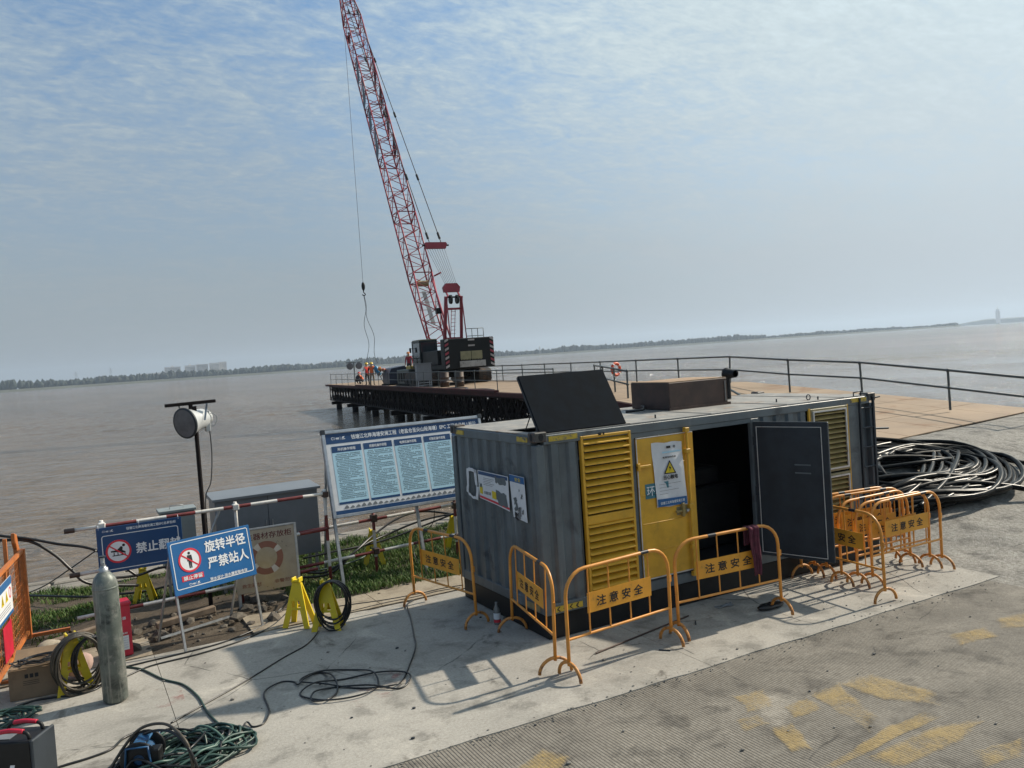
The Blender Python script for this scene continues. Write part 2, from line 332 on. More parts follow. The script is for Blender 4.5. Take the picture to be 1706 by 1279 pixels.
def hgt(x, y):
    """height of the ground: flat at the pad, rising beyond the container to the pier ramp, falling to the water"""
    z = .95 * sm((y + 1.9) / 5.7) * sm((x - 5.9) / 2.4)
    if x > 5.9 and y > 4.9: z -= 3.2 * sm((y - 4.9) / 5.0) * sm((x - 5.9) / 1.5)
    return z
def grid(name, xs, ys, fz, mat, **k):
    v = [(x, y, fz(x, y)) for y in ys for x in xs]; n = len(xs)
    f = [(j * n + i, j * n + i + 1, (j + 1) * n + i + 1, (j + 1) * n + i) for j in range(len(ys) - 1) for i in range(n - 1)]
    mb = MB(); mb.add(v, f, 0, True); return mb.build(name, mat, **k)
def lin(a, b, n): return list(np.linspace(a, b, n))
def rough(x, y, a, s=3.): return a * mnoise.fractal(Vector((x * s, y * s, .3)), 1., 2., 4)
# the road in front of the pad, the gravelled apron beyond the container, the strip of soil behind the pad
grid('road', [-400, -120, -40] + lin(-15, 5.9, 60), [-400, -120, -40] + lin(-14, -1.7, 40), lambda x, y: -.012 + (rough(x, y, .004, 1.5) if -15 < x < 5 and y > -14 else 0), m_road, kind='structure')
grid('gravel_apron', lin(5.9, 14, 70) + lin(15, 40, 20) + [120, 400], [-400, -120, -40] + lin(-14, -3, 12) + lin(-2.7, 10.5, 80), lambda x, y: hgt(x, y) - .012 + (rough(x, y, .022, 2.2) * sm((x - 5.9) / .5) if x < 30 and y > -14 else 0), m_grav, kind='structure')
def soilz(x, y): return -.012 - .14 * sm((y - 3.6) / 4.6) - .95 * max(0, (y - 8.1) / 6.2) + rough(x, y, .05, 1.7) * sm((y - 3.2) / .6) - (.14 if y > 8.2 else 0)
grid('soil_strip', [-400, -100, -30] + lin(-12, 5.9, 90), lin(2.55, 8.4, 40) + lin(9, 18, 12), soilz, m_soil, kind='structure')
# concrete pad: cast slabs with open joints
pad = link('concrete_pad', None, kind='structure')
def wavy(x0, x1, y, n=60, amp=.03): return [(x0 + (x1 - x0) * i / n, y + amp * mnoise.fractal(Vector(((x0 + (x1 - x0) * i / n) * 1.3, y, 2.)), 1., 2., 5)) for i in range(n + 1)]
px_ = [-30, -14, -9.1, -4.13, .98, 6.15]
for x0, x1 in zip(px_[:-1], px_[1:]):
    x0 += .003; x1 -= .003; fr = wavy(x0, x1, -1.76); bk = wavy(x0, x1, 2.78, amp=.06)
    n = len(fr); v = [(x, y, z) for z in (0, -.16) for x, y in fr + bk[::-1]]; k = 2 * n
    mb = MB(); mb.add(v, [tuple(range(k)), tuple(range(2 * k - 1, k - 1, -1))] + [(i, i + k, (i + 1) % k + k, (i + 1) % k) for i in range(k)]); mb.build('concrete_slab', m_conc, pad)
# uneven kerb strip behind the pad
kerb = link('kerb', None, kind='structure')
for x0, x1 in ((-9.1, -5.6), (-5.59, -4.14), (-2.9, -1.1), (-1.09, .9), (.91, 3.2), (3.21, 5.9)):
    fr = wavy(x0, x1, 2.80, 30, .02); bk = wavy(x0, x1, 3.62, 30, .10); n = len(fr); k = 2 * n
    v = [(x, y, z + (.012 if z > -.1 else 0)) for z in (0, -.2) for x, y in fr + bk[::-1]]
    mb = MB(); mb.add(v, [tuple(range(k)), tuple(range(2 * k - 1, k - 1, -1))] + [(i, i + k, (i + 1) % k + k, (i + 1) % k) for i in range(k)]); mb.build('kerb_block', m_sandc, kerb)
# stone apron sloping into the water
apron = link('stone_apron', None, kind='structure')
yb = 8.05
for r, h in enumerate((.95, 1.05, 1.0, 1.1, 1.05, 1.0)):
    x = -11 + (r % 2) * .6
    while x < 7.2:
        wdt = random.uniform(.95, 1.7); g = .022
        def az(y): return -.10 - .95 * (y - 8.1) / 6.2
        j = [random.uniform(-.03, .03) for _ in range(8)]; zt = random.uniform(-.02, .025)
        q = [(x + g + j[0], yb + g + j[1]), (x + wdt - g + j[2], yb + g + j[3]), (x + wdt - g + j[4], yb + h - g + j[5]), (x + g + j[6], yb + h - g + j[7])]
        mb = MB(); v = [(a, b, az(b) + zt) for a, b in q] + [(a, b, az(b) - .22) for a, b in q]
        mb.add(v, [(0, 1, 2, 3), (7, 6, 5, 4), (0, 4, 5, 1), (1, 5, 6, 2), (2, 6, 7, 3), (3, 7, 4, 0)]); mb.build('stone', m_stone, apron, bevel=.03)
        x += wdt
    yb += h
# concrete coping along the water's side of the soil
# ---------------------------------------------------------------- water
mw_ = bpy.data.materials.new('muddy water'); mw_.use_nodes = True; nt = mw_.node_tree; b = nt.nodes['Principled BSDF']
V = N(nt, 'ShaderNodeTexCoord').outputs['Object']
patch = NOISE(nt, MAPV(nt, V, (1, .42, 1), (0, 0, .45)), .012, 6, .6, .6); patch2 = NOISE(nt, MAPV(nt, V, (1, .3, 1), (0, 0, .5), (40, 7, 0)), .06, 5, .6, .5)
c = MIX(nt, RANGE(nt, patch, .36, .64), (.165, .126, .088), (.22, .168, .118)); c = MIX(nt, RANGE(nt, patch2, .45, .7, 0, .7), c, (.115, .095, .078))
LK(nt, c, b.inputs['Base Color']); b.inputs['IOR'].default_value = 1.33; b.inputs['Specular IOR Level'].default_value = .5
slk = G(1700, 622, -.6); sd_ = VM(nt, 'LENGTH', MAPV(nt, V, (1 / 260, 1 / 60, 1), (0, 0, 0), (-(slk.x + 90) / 260, -slk.y / 60, 0)))
slick = RANGE(nt, MATH(nt, 'ADD', sd_, MATH(nt, 'MULTIPLY', patch2, .9)), .95, 1.5, 1., 0.)
calm = MATH(nt, 'MAXIMUM', RANGE(nt, patch, .46, .62, 0, .55), slick)
LK(nt, MATH(nt, 'ADD', .10, MATH(nt, 'MULTIPLY', calm, -.02)), b.inputs['Roughness'])
W1 = NOISE(nt, MAPV(nt, V, (1, 2.6, 1), (0, 0, .35)), .55, 4, .6, .5); W2 = NOISE(nt, MAPV(nt, V, (1, 2.2, 1), (0, 0, .2)), 2.4, 5, .65, .4); W3 = NOISE(nt, MAPV(nt, V, (1, 2.4, 1), (0, 0, .6)), .11, 4, .6, .3)
hh = MATH(nt, 'ADD', MATH(nt, 'MULTIPLY', W1, .80), MATH(nt, 'ADD', MATH(nt, 'MULTIPLY', W2, .26), MATH(nt, 'MULTIPLY', W3, 1.1)))
bp = N(nt, 'ShaderNodeBump'); bp.inputs['Strength'].default_value = 1.; LK(nt, MATH(nt, 'MULTIPLY', MATH(nt, 'ADD', 1.05, MATH(nt, 'MULTIPLY', calm, -.5)), MATH(nt, 'SUBTRACT', 1., MATH(nt, 'MULTIPLY', slick, .90))), bp.inputs['Distance'])
LK(nt, hh, bp.inputs['Height']); LK(nt, bp.outputs[0], b.inputs['Normal'])
WZ = -.62
def wave(x, y):
    d = hypot(x - CAM_P.x, y - CAM_P.y); e = min(sm((y - 9) / 3), sm((x + 42) / 8), sm((122 - x) / 10), sm((230 - y) / 60))
    if e <= 0: return WZ
    u, v_ = x * .80 - y * .60, x * .60 + y * .80; g = .55 + .9 * max(-.4, mnoise.noise(Vector((x * .045, y * .03, 7))))
    h = .075 * mnoise.noise(Vector((u * .22, v_ * .62, 1))) + .062 * mnoise.noise(Vector((u * .55, v_ * 1.35, 4))) + .030 * mnoise.noise(Vector((u * 1.1, v_ * 2.6, 9)))
    return WZ + h * e * g * (.08 + .92 * sm((hypot((x - 140) / 260, (y - 23.5) / 60) - .40) / .35))
ys_ = [9.]
while ys_[-1] < 230: ys_.append(ys_[-1] + max(.16, (ys_[-1] + 8) * .0105))
grid('water', [-3800, -300, -80] + lin(-44, 124, 360) + [200, 1000, 10800], [-700, 0, 6] + ys_ + [300, 1000, 8800], wave, mw_, kind='structure')
# ---------------------------------------------------------------- far shore
m_wood_far = M('far trees', (.018, .028, .022), .9, var=.35, vs=.03)
m_land = M('far embankment', (.07, .075, .055), .9, var=.2, vs=.01)
m_bld = M('far building walls', (.70, .69, .67), .8, var=.08, vs=.02); m_win = M('far windows', (.07, .08, .09), .3)
def shore_pt(px, dist):
    d = CF + CR * ((px - 853) / FPX); d.z = 0; d.normalize(); return Vector((CAM_P.x, CAM_P.y, 0)) + d * dist
SH = [(-500, 2300), (-200, 2350), (0, 2400), (353, 2600), (857, 3000), (1250, 3500), (1500, 4000), (1606, 4300)]
def shore_d(px):
    for (a, da), (b_, db) in zip(SH[:-1], SH[1:]):
        if a <= px <= b_: return da + (db - da) * (px - a) / (b_ - a)
    return SH[-1][1]
mb = MB(); P0 = [shore_pt(p, shore_d(p)) for p in range(-500, 1607, 18)]; P1 = [shore_pt(p, shore_d(p) + 260) for p in range(-500, 1607, 18)]
v = []
for i, (a, b_) in enumerate(zip(P0, P1)):
    back = (b_ - a).normalized(); v += [(*a.xy, WZ - .6), (*(a + back * 14).xy, 5.0), (*(a + back * 22).xy, 5.6), (*b_.xy, 5.0), (*(b_ + back * 5).xy, WZ - .6)]
mb.add(v, [(i * 5 + k, (i + 1) * 5 + k, (i + 1) * 5 + k + 1, i * 5 + k + 1) for i in range(len(P0) - 1) for k in range(4)]); mb.build('far_embankment', m_land, kind='structure', fixn=True)
# wooded mass along the far bank (reads as one dark line of trees)
mb = MB(); ico = bmesh.new(); bmesh.ops.create_icosphere(ico, subdivisions=1, radius=1); iv = [x.co.copy() for x in ico.verts]; ifc = [tuple(x.index for x in f.verts) for f in ico.faces]; ico.free()
def clump(mb, p, r, h):
    s = random.random() * 9; mb.add([(p.x + q.x * r * (1 + .35 * mnoise.noise(q * 2 + Vector((s, 0, 0)))), p.y + q.y * r, p.z + h * .5 + q.z * h * .55 * (1 + .35 * mnoise.noise(q * 2.3 + Vector((0, s, 0))))) for q in iv], ifc, 0)
px = -480.
while px < 1600:
    prof = 21 + 7 * mnoise.fractal(Vector((px * .012, 0, 0)), 1, 2, 4) + (5 if 560 < px < 800 else 0) - (4 if 860 < px < 930 else 0) - (7 if px > 1280 else 0)
    den = 1 if (px > 330 or random.random() < .85) else 0
    if den and prof > 2:
        d_ = shore_d(px) + random.uniform(24, 120); h = max(3, prof * random.uniform(.7, 1.12)); clump(mb, shore_pt(px, d_) + Vector((0, 0, 3.5)), random.uniform(5, 10), h)
    px += random.uniform(.9, 2.4)
tag(mb.build('far_trees', m_wood_far), 'dark hazy line of trees along the far bank', 'trees', kind='stuff')
# far blocks of flats and sheds, each with rows of windows
def far_block(name, label, px0, px1, h, dist, cat='building', storey=4.4, group='buildings on the far bank', top=False):
    h *= (dist + 400) / dist * .95; dist += 400; a, b_ = shore_pt(px0, dist), shore_pt(px1, dist); L = (b_ - a).length; rz = atan2(b_.y - a.y, b_.x - a.x)
    t = thing(name, label, cat, (a.x, a.y, 4.5), rz, group)
    MB().box(0, 0, 0, L, 16, h).build('wall', m_bld, t); MB().box(-.6, -.6, h + .02, L + .6, 16.6, h + 1.).build('roof', m_bld, t)
    if top: MB().box(L * .4, 4, h + 1.05, L * .6, 10, h + 5).build('stair_tower', m_bld, t)
    me = MB().box(1.5, -.12, -.75, L - 1.5, -.02, .75).mesh('window_row', m_win)
    for k in range(int(h / storey)): link('window_row', me, t, loc=(0, 0, 1.8 + k * storey))
bl = [(276, 303, 38, 2750, 'broad far block of flats with roof tower, leftmost of the tall far cluster', True), (310, 328, 40, 2780, 'second tall far block of flats from the left of the cluster', True),
      (329, 349, 41, 2760, 'third tall far block of flats, close beside the second', False), (351, 368, 44, 2800, 'fourth tall far block of flats, pale and flat topped', False), (368, 380, 46, 2820, 'narrow tallest far block of flats at the right end of the cluster', False),
      (236, 270, 22, 2720, 'long low far building left of the tall blocks', False), (34, 62, 12, 2500, 'long low shed among the trees at the far left bank', False), (500, 524, 20, 2850, 'low pale far building above the trees left of the workers', False),
      (534, 556, 22, 2870, 'low pale far building just left of the twin floodlight', False), (607, 641, 26, 2900, 'wide pale far building behind the hoist slings', False)]
for a, b_, h, d_, lab, tp in bl: far_block('apartment_building' if h > 30 else 'far_building', lab, a, b_, h, d_, top=tp)
def mast(px, h, dist, label):
    p = shore_pt(px, dist); t = thing('power_mast', label, 'mast', (p.x, p.y, 4), 0, 'masts on the far bank')
    for sx_ in (-1, 1): 
        for sy_ in (-1, 1): MB().bar((2.6 * sx_, 2.6 * sy_, 0), (.3 * sx_, .3 * sy_, h), .7, .7).build('leg', m_bld, t)
    for z in (.7, .8, .9): MB().bar((-6, 0, h * z), (6, 0, h * z), .6, .6).build('cross_arm', m_bld, t)
mast(186, 46, 2700, 'thin lattice mast left of the far flats'); mast(128, 40, 2650, 'faint lattice mast above the far left trees'); mast(693 + 210, 30, 3100, 'lattice mast on the bank right of the crane')
# paler land much farther off on the right, with a tall bridge tower
mb = MB(); pr = []
for i in range(60):
    px = 1540 + i * 8; d_ = 7600; p = shore_pt(px, d_); q = shore_pt(px, d_ + 500); h = 14 + 26 * sm((px - 1590) / 60) + 9 * mnoise.fractal(Vector((px * .03, 3, 0)), 1, 2, 4)
    pr += [(p.x, p.y, WZ - .5), (p.x * .995 + q.x * .005, p.y * .995 + q.y * .005, h * .75), (q.x, q.y, h), (q.x + 50, q.y + 50, WZ - .5)]
mb.add(pr, [(i * 4 + k, (i + 1) * 4 + k, (i + 1) * 4 + k + 1, i * 4 + k + 1) for i in range(59) for k in range(3)]); mb.build('far_hills', m_land, kind='structure', fixn=True)
p = shore_pt(1668, 7500); t = thing('bridge_tower', 'very faint tall tower on the distant land at the right', 'tower', (p.x, p.y, 2), -.5)
MB().box(-13, -9, 0, -5, 9, 92).build('pylon', m_bld, t); MB().box(5, -9, 0, 13, 9, 92).build('pylon', m_bld, t); MB().box(-14, -10, 48, 14, 10, 54).build('cross_beam', m_bld, t); MB().box(-9, -8, 92.2, 9, 8, 108).build('cap', m_bld, t); MB().cyl((0, 0, 108), (0, 0, 140), 2.5, .6).build('spire', m_bld, t)
# haze over the whole bay
hm = bpy.data.materials.new('haze'); hm.use_nodes = True; nt = hm.node_tree; nt.nodes.clear()
pv = N(nt, 'ShaderNodeVolumePrincipled'); pv.inputs['Color'].default_value = (.62, .76, .92, 1); pv.inputs['Density'].default_value = .000115; pv.inputs['Anisotropy'].default_value = .25
ou = N(nt, 'ShaderNodeOutputMaterial'); LK(nt, pv.outputs[0], ou.inputs['Volume'])
tag(MB().box(-4000, -800, -6, 11000, 9000, 190).build('haze', hm), 'pale blue haze hanging over the whole bay', 'haze', kind='stuff')
# ================================================================ CONTAINER
CL, CW, CH = 6.06, 2.44, 2.51
ct = thing('generator_container', 'dark grey steel container housing with yellow louvres and an open door, on the pad', 'container')
def corr(axis, u0, u1, z0, z1, pos, out, pitch=.262, dep=.034, name='wall_panel', mat=None, parent=None):
    """trapezoid sheet; axis 'x': runs along X at Y=pos, out=-1 faces -Y; axis 'y': along Y at X=pos"""
    n = max(1, round((u1 - u0) / pitch)); p = (u1 - u0) / n; pr = [(u0, 0)]
    for i in range(n):
        b = u0 + i * p; pr += [(b + p * .30, 0), (b + p * .42, 1), (b + p * .80, 1), (b + p * .92, 0)]
    pr.append((u1, 0)); v = []
    for u, k in pr:
        q = pos - out * dep * (1 - k)
        for z in (z0, z1): v.append((u, q, z) if axis == 'x' else (q, u, z))
    for u, k in pr:
        q = pos - out * (dep * (1 - k) + .006)
        for z in (z0, z1): v.append((u, q, z) if axis == 'x' else (q, u, z))
    m = len(pr); o = 2 * m
    f = [(2 * i, 2 * i + 2, 2 * i + 3, 2 * i + 1) for i in range(m - 1)] + [(o + 2 * i + 1, o + 2 * i + 3, o + 2 * i + 2, o + 2 * i) for i in range(m - 1)]
    mb = MB(); mb.add(v, f); return mb.build(name, mat or m_grey, parent or ct)
ZB, ZT = .30, CH
# base skid and rails
MB().box(.03, .03, .002, CL - .03, CW - .03, ZB - .004).build('base_skid', m_black, ct, bevel=.01)
fr_ = [(0, 0, CL, 1), (0, 1, CW, 0)]
for nm, z0, z1 in (('bottom_rail', ZB, ZB + .13), ('top_rail', 2.36, 2.475)):
    MB().box(.12, 0.004, z0, CL - .12, .10, z1).build(nm, m_grey, ct, bevel=.008); MB().box(.12, CW - .10, z0, CL - .12, CW - .004, z1).build(nm, m_grey, ct, bevel=.008)
    MB().box(.004, .12, z0, .10, CW - .12, z1).build(nm, m_grey, ct, bevel=.008); MB().box(CL - .10, .12, z0, CL - .004, CW - .12, z1).build(nm, m_grey, ct, bevel=.008)
for x in (0, CL - .12):
    for y in (0, CW - .12): MB().box(x, y, ZB, x + .12, y + .12, 2.36).build('corner_post', m_grey, ct, bevel=.01)
# corner castings with the oval holes
def casting(x, y, z0):
    mb = MB(); w, h = .172, .122; x0 = x - .008 if x < 1 else x - w + .008; y0 = y - .008 if y < 1 else y - w + .008
    c = mb.build('corner_casting', m_rustbox if z0 > 1 else m_greyd, None); bpy.data.objects.remove(c)
    mb = MB().box(x0, y0, z0, x0 + w, y0 + w, z0 + h); o = mb.build('corner_casting', m_casting, ct, bevel=.012)
    mb = MB(); cx, cy, cz = x0 + w / 2, y0 + w / 2, z0 + h / 2
    ov = [(.035 * cos(a) * 1.0, .045 * sin(a)) for a in np.linspace(0, 2 * pi, 16, endpoint=False)]
    sy = y0 - .002 if y < 1 else y0 + w + .002; sx_ = x0 - .002 if x < 1 else x0 + w + .002
    mb.add([(cx + a, sy, cz + b) for a, b in ov], [tuple(range(16))]); mb.add([(sx_, cy + a, cz + b) for a, b in ov], [tuple(range(16))]); mb.build('lock_hole', m_inside, o)
m_casting = M('casting steel', (.06, .058, .055), .55, var=.3, vs=8, dirt=(RUST, 10, .5, .7))
for x in (0, CL):
    for y in (0, CW):
        casting(x, y, CH - .112)
# walls
corr('y', .12, CW - .12, ZB + .13, 2.36, .012, -1); corr('y', .12, CW - .12, ZB + .13, 2.36, CL - .012, 1); corr('x', .12, CL - .12, ZB + .13, 2.36, CW - .012, 1)
corr('x', .12, .62, ZB + .13, 2.36, .014, -1, pitch=.25); corr('x', 3.62, 4.60, ZB + .13, 2.36, .014, -1, pitch=.245)
MB().box(5.44, .012, ZB + .132, 5.66, .05, 2.358).build('wall_panel', m_grey, ct); MB().box(1.405, .008, ZB + .132, 1.46, .06, 2.358).build('door_jamb', m_grey, ct)
MB().box(3.47, .0, ZB + .132, 3.615, .07, 2.358).build('door_jamb', m_grey, ct, bevel=.006); MB().box(1.462, .01, 2.30, 3.468, .06, 2.358).build('door_head', m_grey, ct); MB().box(1.462, .0, ZB + .132, 3.468, .09, .462).build('door_sill', m_greyd, ct)
# roof: welded sheets with low seams, standing water stains
rx_ = [.02, 1.42, 2.78, 4.2, 5.4, CL - .02]
for i, (x0, x1) in enumerate(zip(rx_[:-1], rx_[1:])):
    mb = MB()
    if i == 0:   # opening under the raised hatch
        mb.box(x0, .02, 2.478, .16, CW - .02, 2.492); mb.box(1.36, .02, 2.478, x1 - .006, CW - .02, 2.492); mb.box(.162, .98, 2.478, 1.358, CW - .02, 2.4922); mb.box(.162, .02, 2.478, 1.358, .06, 2.4922)
    else: mb.box(x0 + .006, .02, 2.478, x1 - .006, CW - .02, 2.492)
    mb.build('roof_sheet', m_roof, ct)
for x in rx_[1:-1]: MB().box(x - .012, .03, 2.4935, x + .012, CW - .03, 2.499).build('roof_seam', m_roof, ct)
# inner lining so the doorway is dark
MB().box(.14, .16, .45, CL - .14, .162, 2.3).v
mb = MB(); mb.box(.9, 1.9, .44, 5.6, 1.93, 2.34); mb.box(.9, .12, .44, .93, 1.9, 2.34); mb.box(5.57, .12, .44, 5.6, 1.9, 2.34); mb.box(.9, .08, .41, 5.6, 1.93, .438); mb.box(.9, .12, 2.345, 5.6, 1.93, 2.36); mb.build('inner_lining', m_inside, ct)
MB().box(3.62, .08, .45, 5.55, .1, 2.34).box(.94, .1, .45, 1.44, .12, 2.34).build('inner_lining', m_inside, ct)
g = MB().box(2.55, .75, .445, 3.9, 1.7, 1.35).box(2.7, .85, 1.352, 3.6, 1.6, 1.62).build('engine_block', m_black, ct, bevel=.03)
MB().box(1.55, 1.3, .445, 2.35, 1.85, 1.9).build('control_cabinet', m_greyd, ct, bevel=.01)
# louvre panels
def louvre(x0, x1, z0, z1, n, fm, smat, gap=None, name='louvre', yy=-.012):
    t = MB(); f = .035
    t.box(x0, yy, z0, x0 + f, .05, z1); t.box(x1 - f, yy, z0, x1, .05, z1); t.box(x0 + f, yy, z0, x1 - f, .05, z0 + f); t.box(x0 + f, yy, z1 - f, x1 - f, .05, z1)
    if gap: t.box(x0 + f, yy, gap - .055, x1 - f, .05, gap + .055)
    o = t.build(name, fm, ct, bevel=.004)
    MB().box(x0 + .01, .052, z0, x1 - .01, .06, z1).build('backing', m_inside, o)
    p = (z1 - z0 - 2 * f) / n; L = x1 - x0 - 2 * f
    mb = MB(); mb.add([(0, .045, p * .86), (L, .045, p * .86), (L, -.022, p * .30), (0, -.022, p * .30), (L, -.022, p * .14), (0, -.022, p * .14), (0, .045, p * .74), (L, .045, p * .74)],
                      [(0, 1, 2, 3), (3, 2, 4, 5), (5, 4, 7, 6)]); me = mb.mesh('slat', smat)
    for k in range(n):
        z = z0 + f + k * p
        if gap and abs(z + p / 2 - gap) < p * .55: continue
        link('slat', me, o, loc=(x0 + f, yy + .014, z))
    return o
lv = louvre(.64, 1.40, .36, 2.41, 23, m_yellow, m_yellow, gap=1.36)
for z in (2.40,): MB().box(.90, -.02, z, .94, -.013, z + .03).box(.97, -.02, z, .99, -.013, z + .03).build('latch', m_black, lv)
for z0, z1, n in ((1.42, 2.38, 12), (.36, 1.39, 13)):
    o = louvre(4.64, 5.42, z0, z1, n, m_olive, m_brass)
    mb = MB(); a, b_, c_, d_ = 4.675, 5.385, z0 + .035, z1 - .035
    for r in ((a, c_, a + .022, d_), (b_ - .022, c_, b_, d_), (a + .022, c_, b_ - .022, c_ + .022), (a + .022, d_ - .022, b_ - .022, d_)): mb.box(r[0], -.03, r[1], r[2], -.008, r[3])
    mb.build('inner_frame', m_pwhite, o)
MB().box(4.60, -.008, .34, 4.637, .02, 2.39).box(5.423, -.008, .34, 5.44, .02, 2.39).build('louvre_surround', m_yellow, ct)
# closed yellow door leaf
dr = MB().box(1.475, -.012, .475, 2.405, .03, 2.285).build('door', m_yellow, ct, bevel=.006)
for z in (.82, 1.18, 1.55, 1.92): MB().box(1.50, -.018, z - .006, 2.24, -.0125, z + .006).build('pressed_rib', m_yellow, dr, bevel=.004)
mb = MB()
for r in ((1.468, .462, 1.478, 2.30), (1.468, 2.286, 2.40, 2.297), (1.478, .462, 2.40, .474)): mb.box(r[0], -.016, r[1], r[2], -.004, r[3])
mb.build('door_seal', m_pwhite, dr)
MB().cyl((2.27, -.05, .40), (2.27, -.05, 2.36), .018, n=10).build('lock_bar', m_yellow, dr)
for z in (.42, .78, 1.32, 2.05, 2.33): MB().box(2.235, -.075, z - .03, 2.305, -.012, z + .03).build('bar_bracket', m_yellow, dr, bevel=.006)
MB().box(1.452, -.05, 1.91, 1.66, -.013, 1.945).box(1.452, -.055, 1.88, 1.49, -.013, 1.975).build('hinge', m_yellow, dr, bevel=.004); MB().box(1.452, -.05, .80, 1.60, -.013, .835).build('hinge', m_yellow, dr, bevel=.004)
h = MB().box(2.02, -.06, 1.26, 2.26, -.035, 1.29).box(2.12, -.07, 1.20, 2.16, -.02, 1.38).build('door_handle', m_brass, dr, bevel=.005); MB().cyl((2.20, -.075, 1.275), (2.20, -.035, 1.275), .02).build('handle_boss', m_galv, h)
MB().box(2.06, -.016, 1.22, 2.24, -.0125, 1.33).build('handle_plate', m_olive, dr)
# blue number plate and warning notice on the door
pl_ = MB().box(1.57, -.018, 1.50, 1.95, -.0135, 1.69).build('number_plate', M('teal plate', (.05, .19, .24), .4), dr)
text('环3-', .24, .12, m_wink, pl_, 1.71, 1.595, -.020, .01)
pp = MB(); W_, H_ = 10, 10
v = [(1.70 + .50 * i / W_ + .035 * (1 - j / H_) * 1.0, -.026 - .006 * sin(i * .7 + j * .5) - .004 * sin(j * 1.3), 1.37 + .84 * j / H_ - .02 * i / W_ + .006 * sin(i * 1.1)) for j in range(H_ + 1) for i in range(W_ + 1)]
pp.add(v, [(j * 11 + i, j * 11 + i + 1, (j + 1) * 11 + i + 1, (j + 1) * 11 + i) for j in range(H_) for i in range(W_)], 0, True)
no = pp.build('warning_notice', m_white, dr)
mb = MB(); yn = -.039
mb.plate([(1.745, 1.375), (2.225, 1.36), (2.222, 1.46), (1.741, 1.475)], yn, 0); mb.build('printed_band', m_blue, no); MB().rect(1.86, 2.06, 2.17, 2.08, yn).build('printed_band', m_sky, no)
mb = MB(); mb.plate([(1.87, 1.79), (2.07, 1.785), (1.972, 1.965)], yn, 0); mb.plate([(1.895, 1.802), (2.045, 1.798), (1.972, 1.935)], yn - .001, 1); mb.plate([(1.985, 1.91), (1.95, 1.86), (1.97, 1.857), (1.955, 1.808), (1.99, 1.868), (1.97, 1.873)], yn - .002, 0); mb.build('warning_triangle', [m_ink, m_ystand], no)
text('当心触电', .24, .06, m_ink, no, 1.975, 1.745, yn - .001, .03); text('有限空间作业', .22, .026, m_ink, no, 1.97, 2.005, yn - .001, .03)
text('钱塘江北岸海塘安澜工程', .40, .038, m_wink, no, 1.985, 1.417, yn - .001, .02)
for k in range(4): MB().rect(1.78, 1.66 - k * .042, 1.78 + (.36, .2, .32, .14)[k], 1.663 - k * .042, yn - .001).build('printed_line', m_ink, no)
MB().rect(1.93, 2.12, 2.0, 2.15, yn).ring(2.06, 2.135, .008, .018, yn, 0, 12).build('emblem', m_ink, no)
# open door leaf, hinged at the right jamb, swung outwards
ol = link('open_door', None, ct, M=Matrix.Translation((3.50, -.012, 0)) @ Matrix.Rotation(radians(-71.5), 4, 'Z'))
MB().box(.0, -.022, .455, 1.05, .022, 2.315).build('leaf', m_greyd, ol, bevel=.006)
mb = MB()
for r in ((.05, .50, .057, 2.25), (.960, .50, .967, 2.25), (.057, 2.243, .960, 2.25), (.057, .50, .960, .507)): mb.box(r[0], -.032, r[1], r[2], -.0225, r[3])
mb.build('seal_strip', m_pwhite, ol)
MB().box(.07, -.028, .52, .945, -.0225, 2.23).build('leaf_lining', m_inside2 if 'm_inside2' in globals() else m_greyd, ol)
for z in (.75, 1.35, 2.05): MB().cyl((.0, -.005, z - .06), (.0, -.005, z + .06), .02, n=8).build('hinge', m_greyd, ol)
for z in (1.62, 1.73): MB().box(.58, -.031, z, .80, -.0285, z + .018).build('faded_label', m_grey, ol)
# raised roof hatch
m_foam = M('black hatch lining', (.007, .0105, .015), .85, var=.25, vs=5, spec=.06)
ht = link('roof_hatch', None, ct, M=Matrix.Translation((.10, .05, 2.497)) @ Matrix.Rotation(radians(57), 4, 'X'))
MB().box(0, 0, -.012, 1.28, .83, .012).build('hatch_leaf', m_foam, ht, bevel=.004)
MB().box(0, .81, -.045, 1.28, .832, -.0125).box(1.255, .0, -.045, 1.28, .808, -.0125).box(0, 0, -.045, .025, .808, -.0125).build('edge_flange', m_greyd, ht)
MB().cyl((.30, .75, 2.49), (.36, .42, 3.02), .008, n=6).build('stay_rod', m_greyd, ct)
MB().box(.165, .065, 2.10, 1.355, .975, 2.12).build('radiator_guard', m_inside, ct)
# rusty exhaust hood with a plywood lid and the pipe mouth behind it
hd = MB().box(2.92, 1.05, 2.50, 4.05, 1.98, 2.90).build('exhaust_hood', m_rustbox, ct, bevel=.008)
MB().box(2.90, 1.03, 2.494, 4.09, 1.048, 2.53).box(4.052, 1.05, 2.494, 4.09, 1.98, 2.53).build('foot_flange', m_rustbox, hd); MB().box(2.93, 1.06, 2.902, 4.04, 1.97, 2.914).build('plywood_lid', m_wood, hd)
MB().bar((4.0, 1.043, 2.55), (4.0, 1.043, 2.86), .012, .02).build('weld_seam', m_roof, hd)
MB().lathe([(.0, .0), (.105, .0), (.105, .02), (.085, .05), (.06, .22)], (4.80, 1.86, 2.915), 18, M=Matrix.Rotation(pi / 2, 3, 'X')).cyl((4.80, 1.84, 2.5), (4.80, 1.84, 2.85), .05).build('exhaust_pipe', m_black, ct)
for x, y in ((2.05, .3), (5.0, .16), (4.5, .5)): MB().cyl((x, y, 2.493), (x, y, 2.54), .012, n=6).build('roof_bolt', m_greyd, ct)
MB().tube([(4.9 + .04 * cos(a), .25, 2.535 + .04 * sin(a)) for a in np.linspace(0, 2 * pi, 14, endpoint=False)], .008, 6, True).build('lifting_eye', m_greyd, ct)
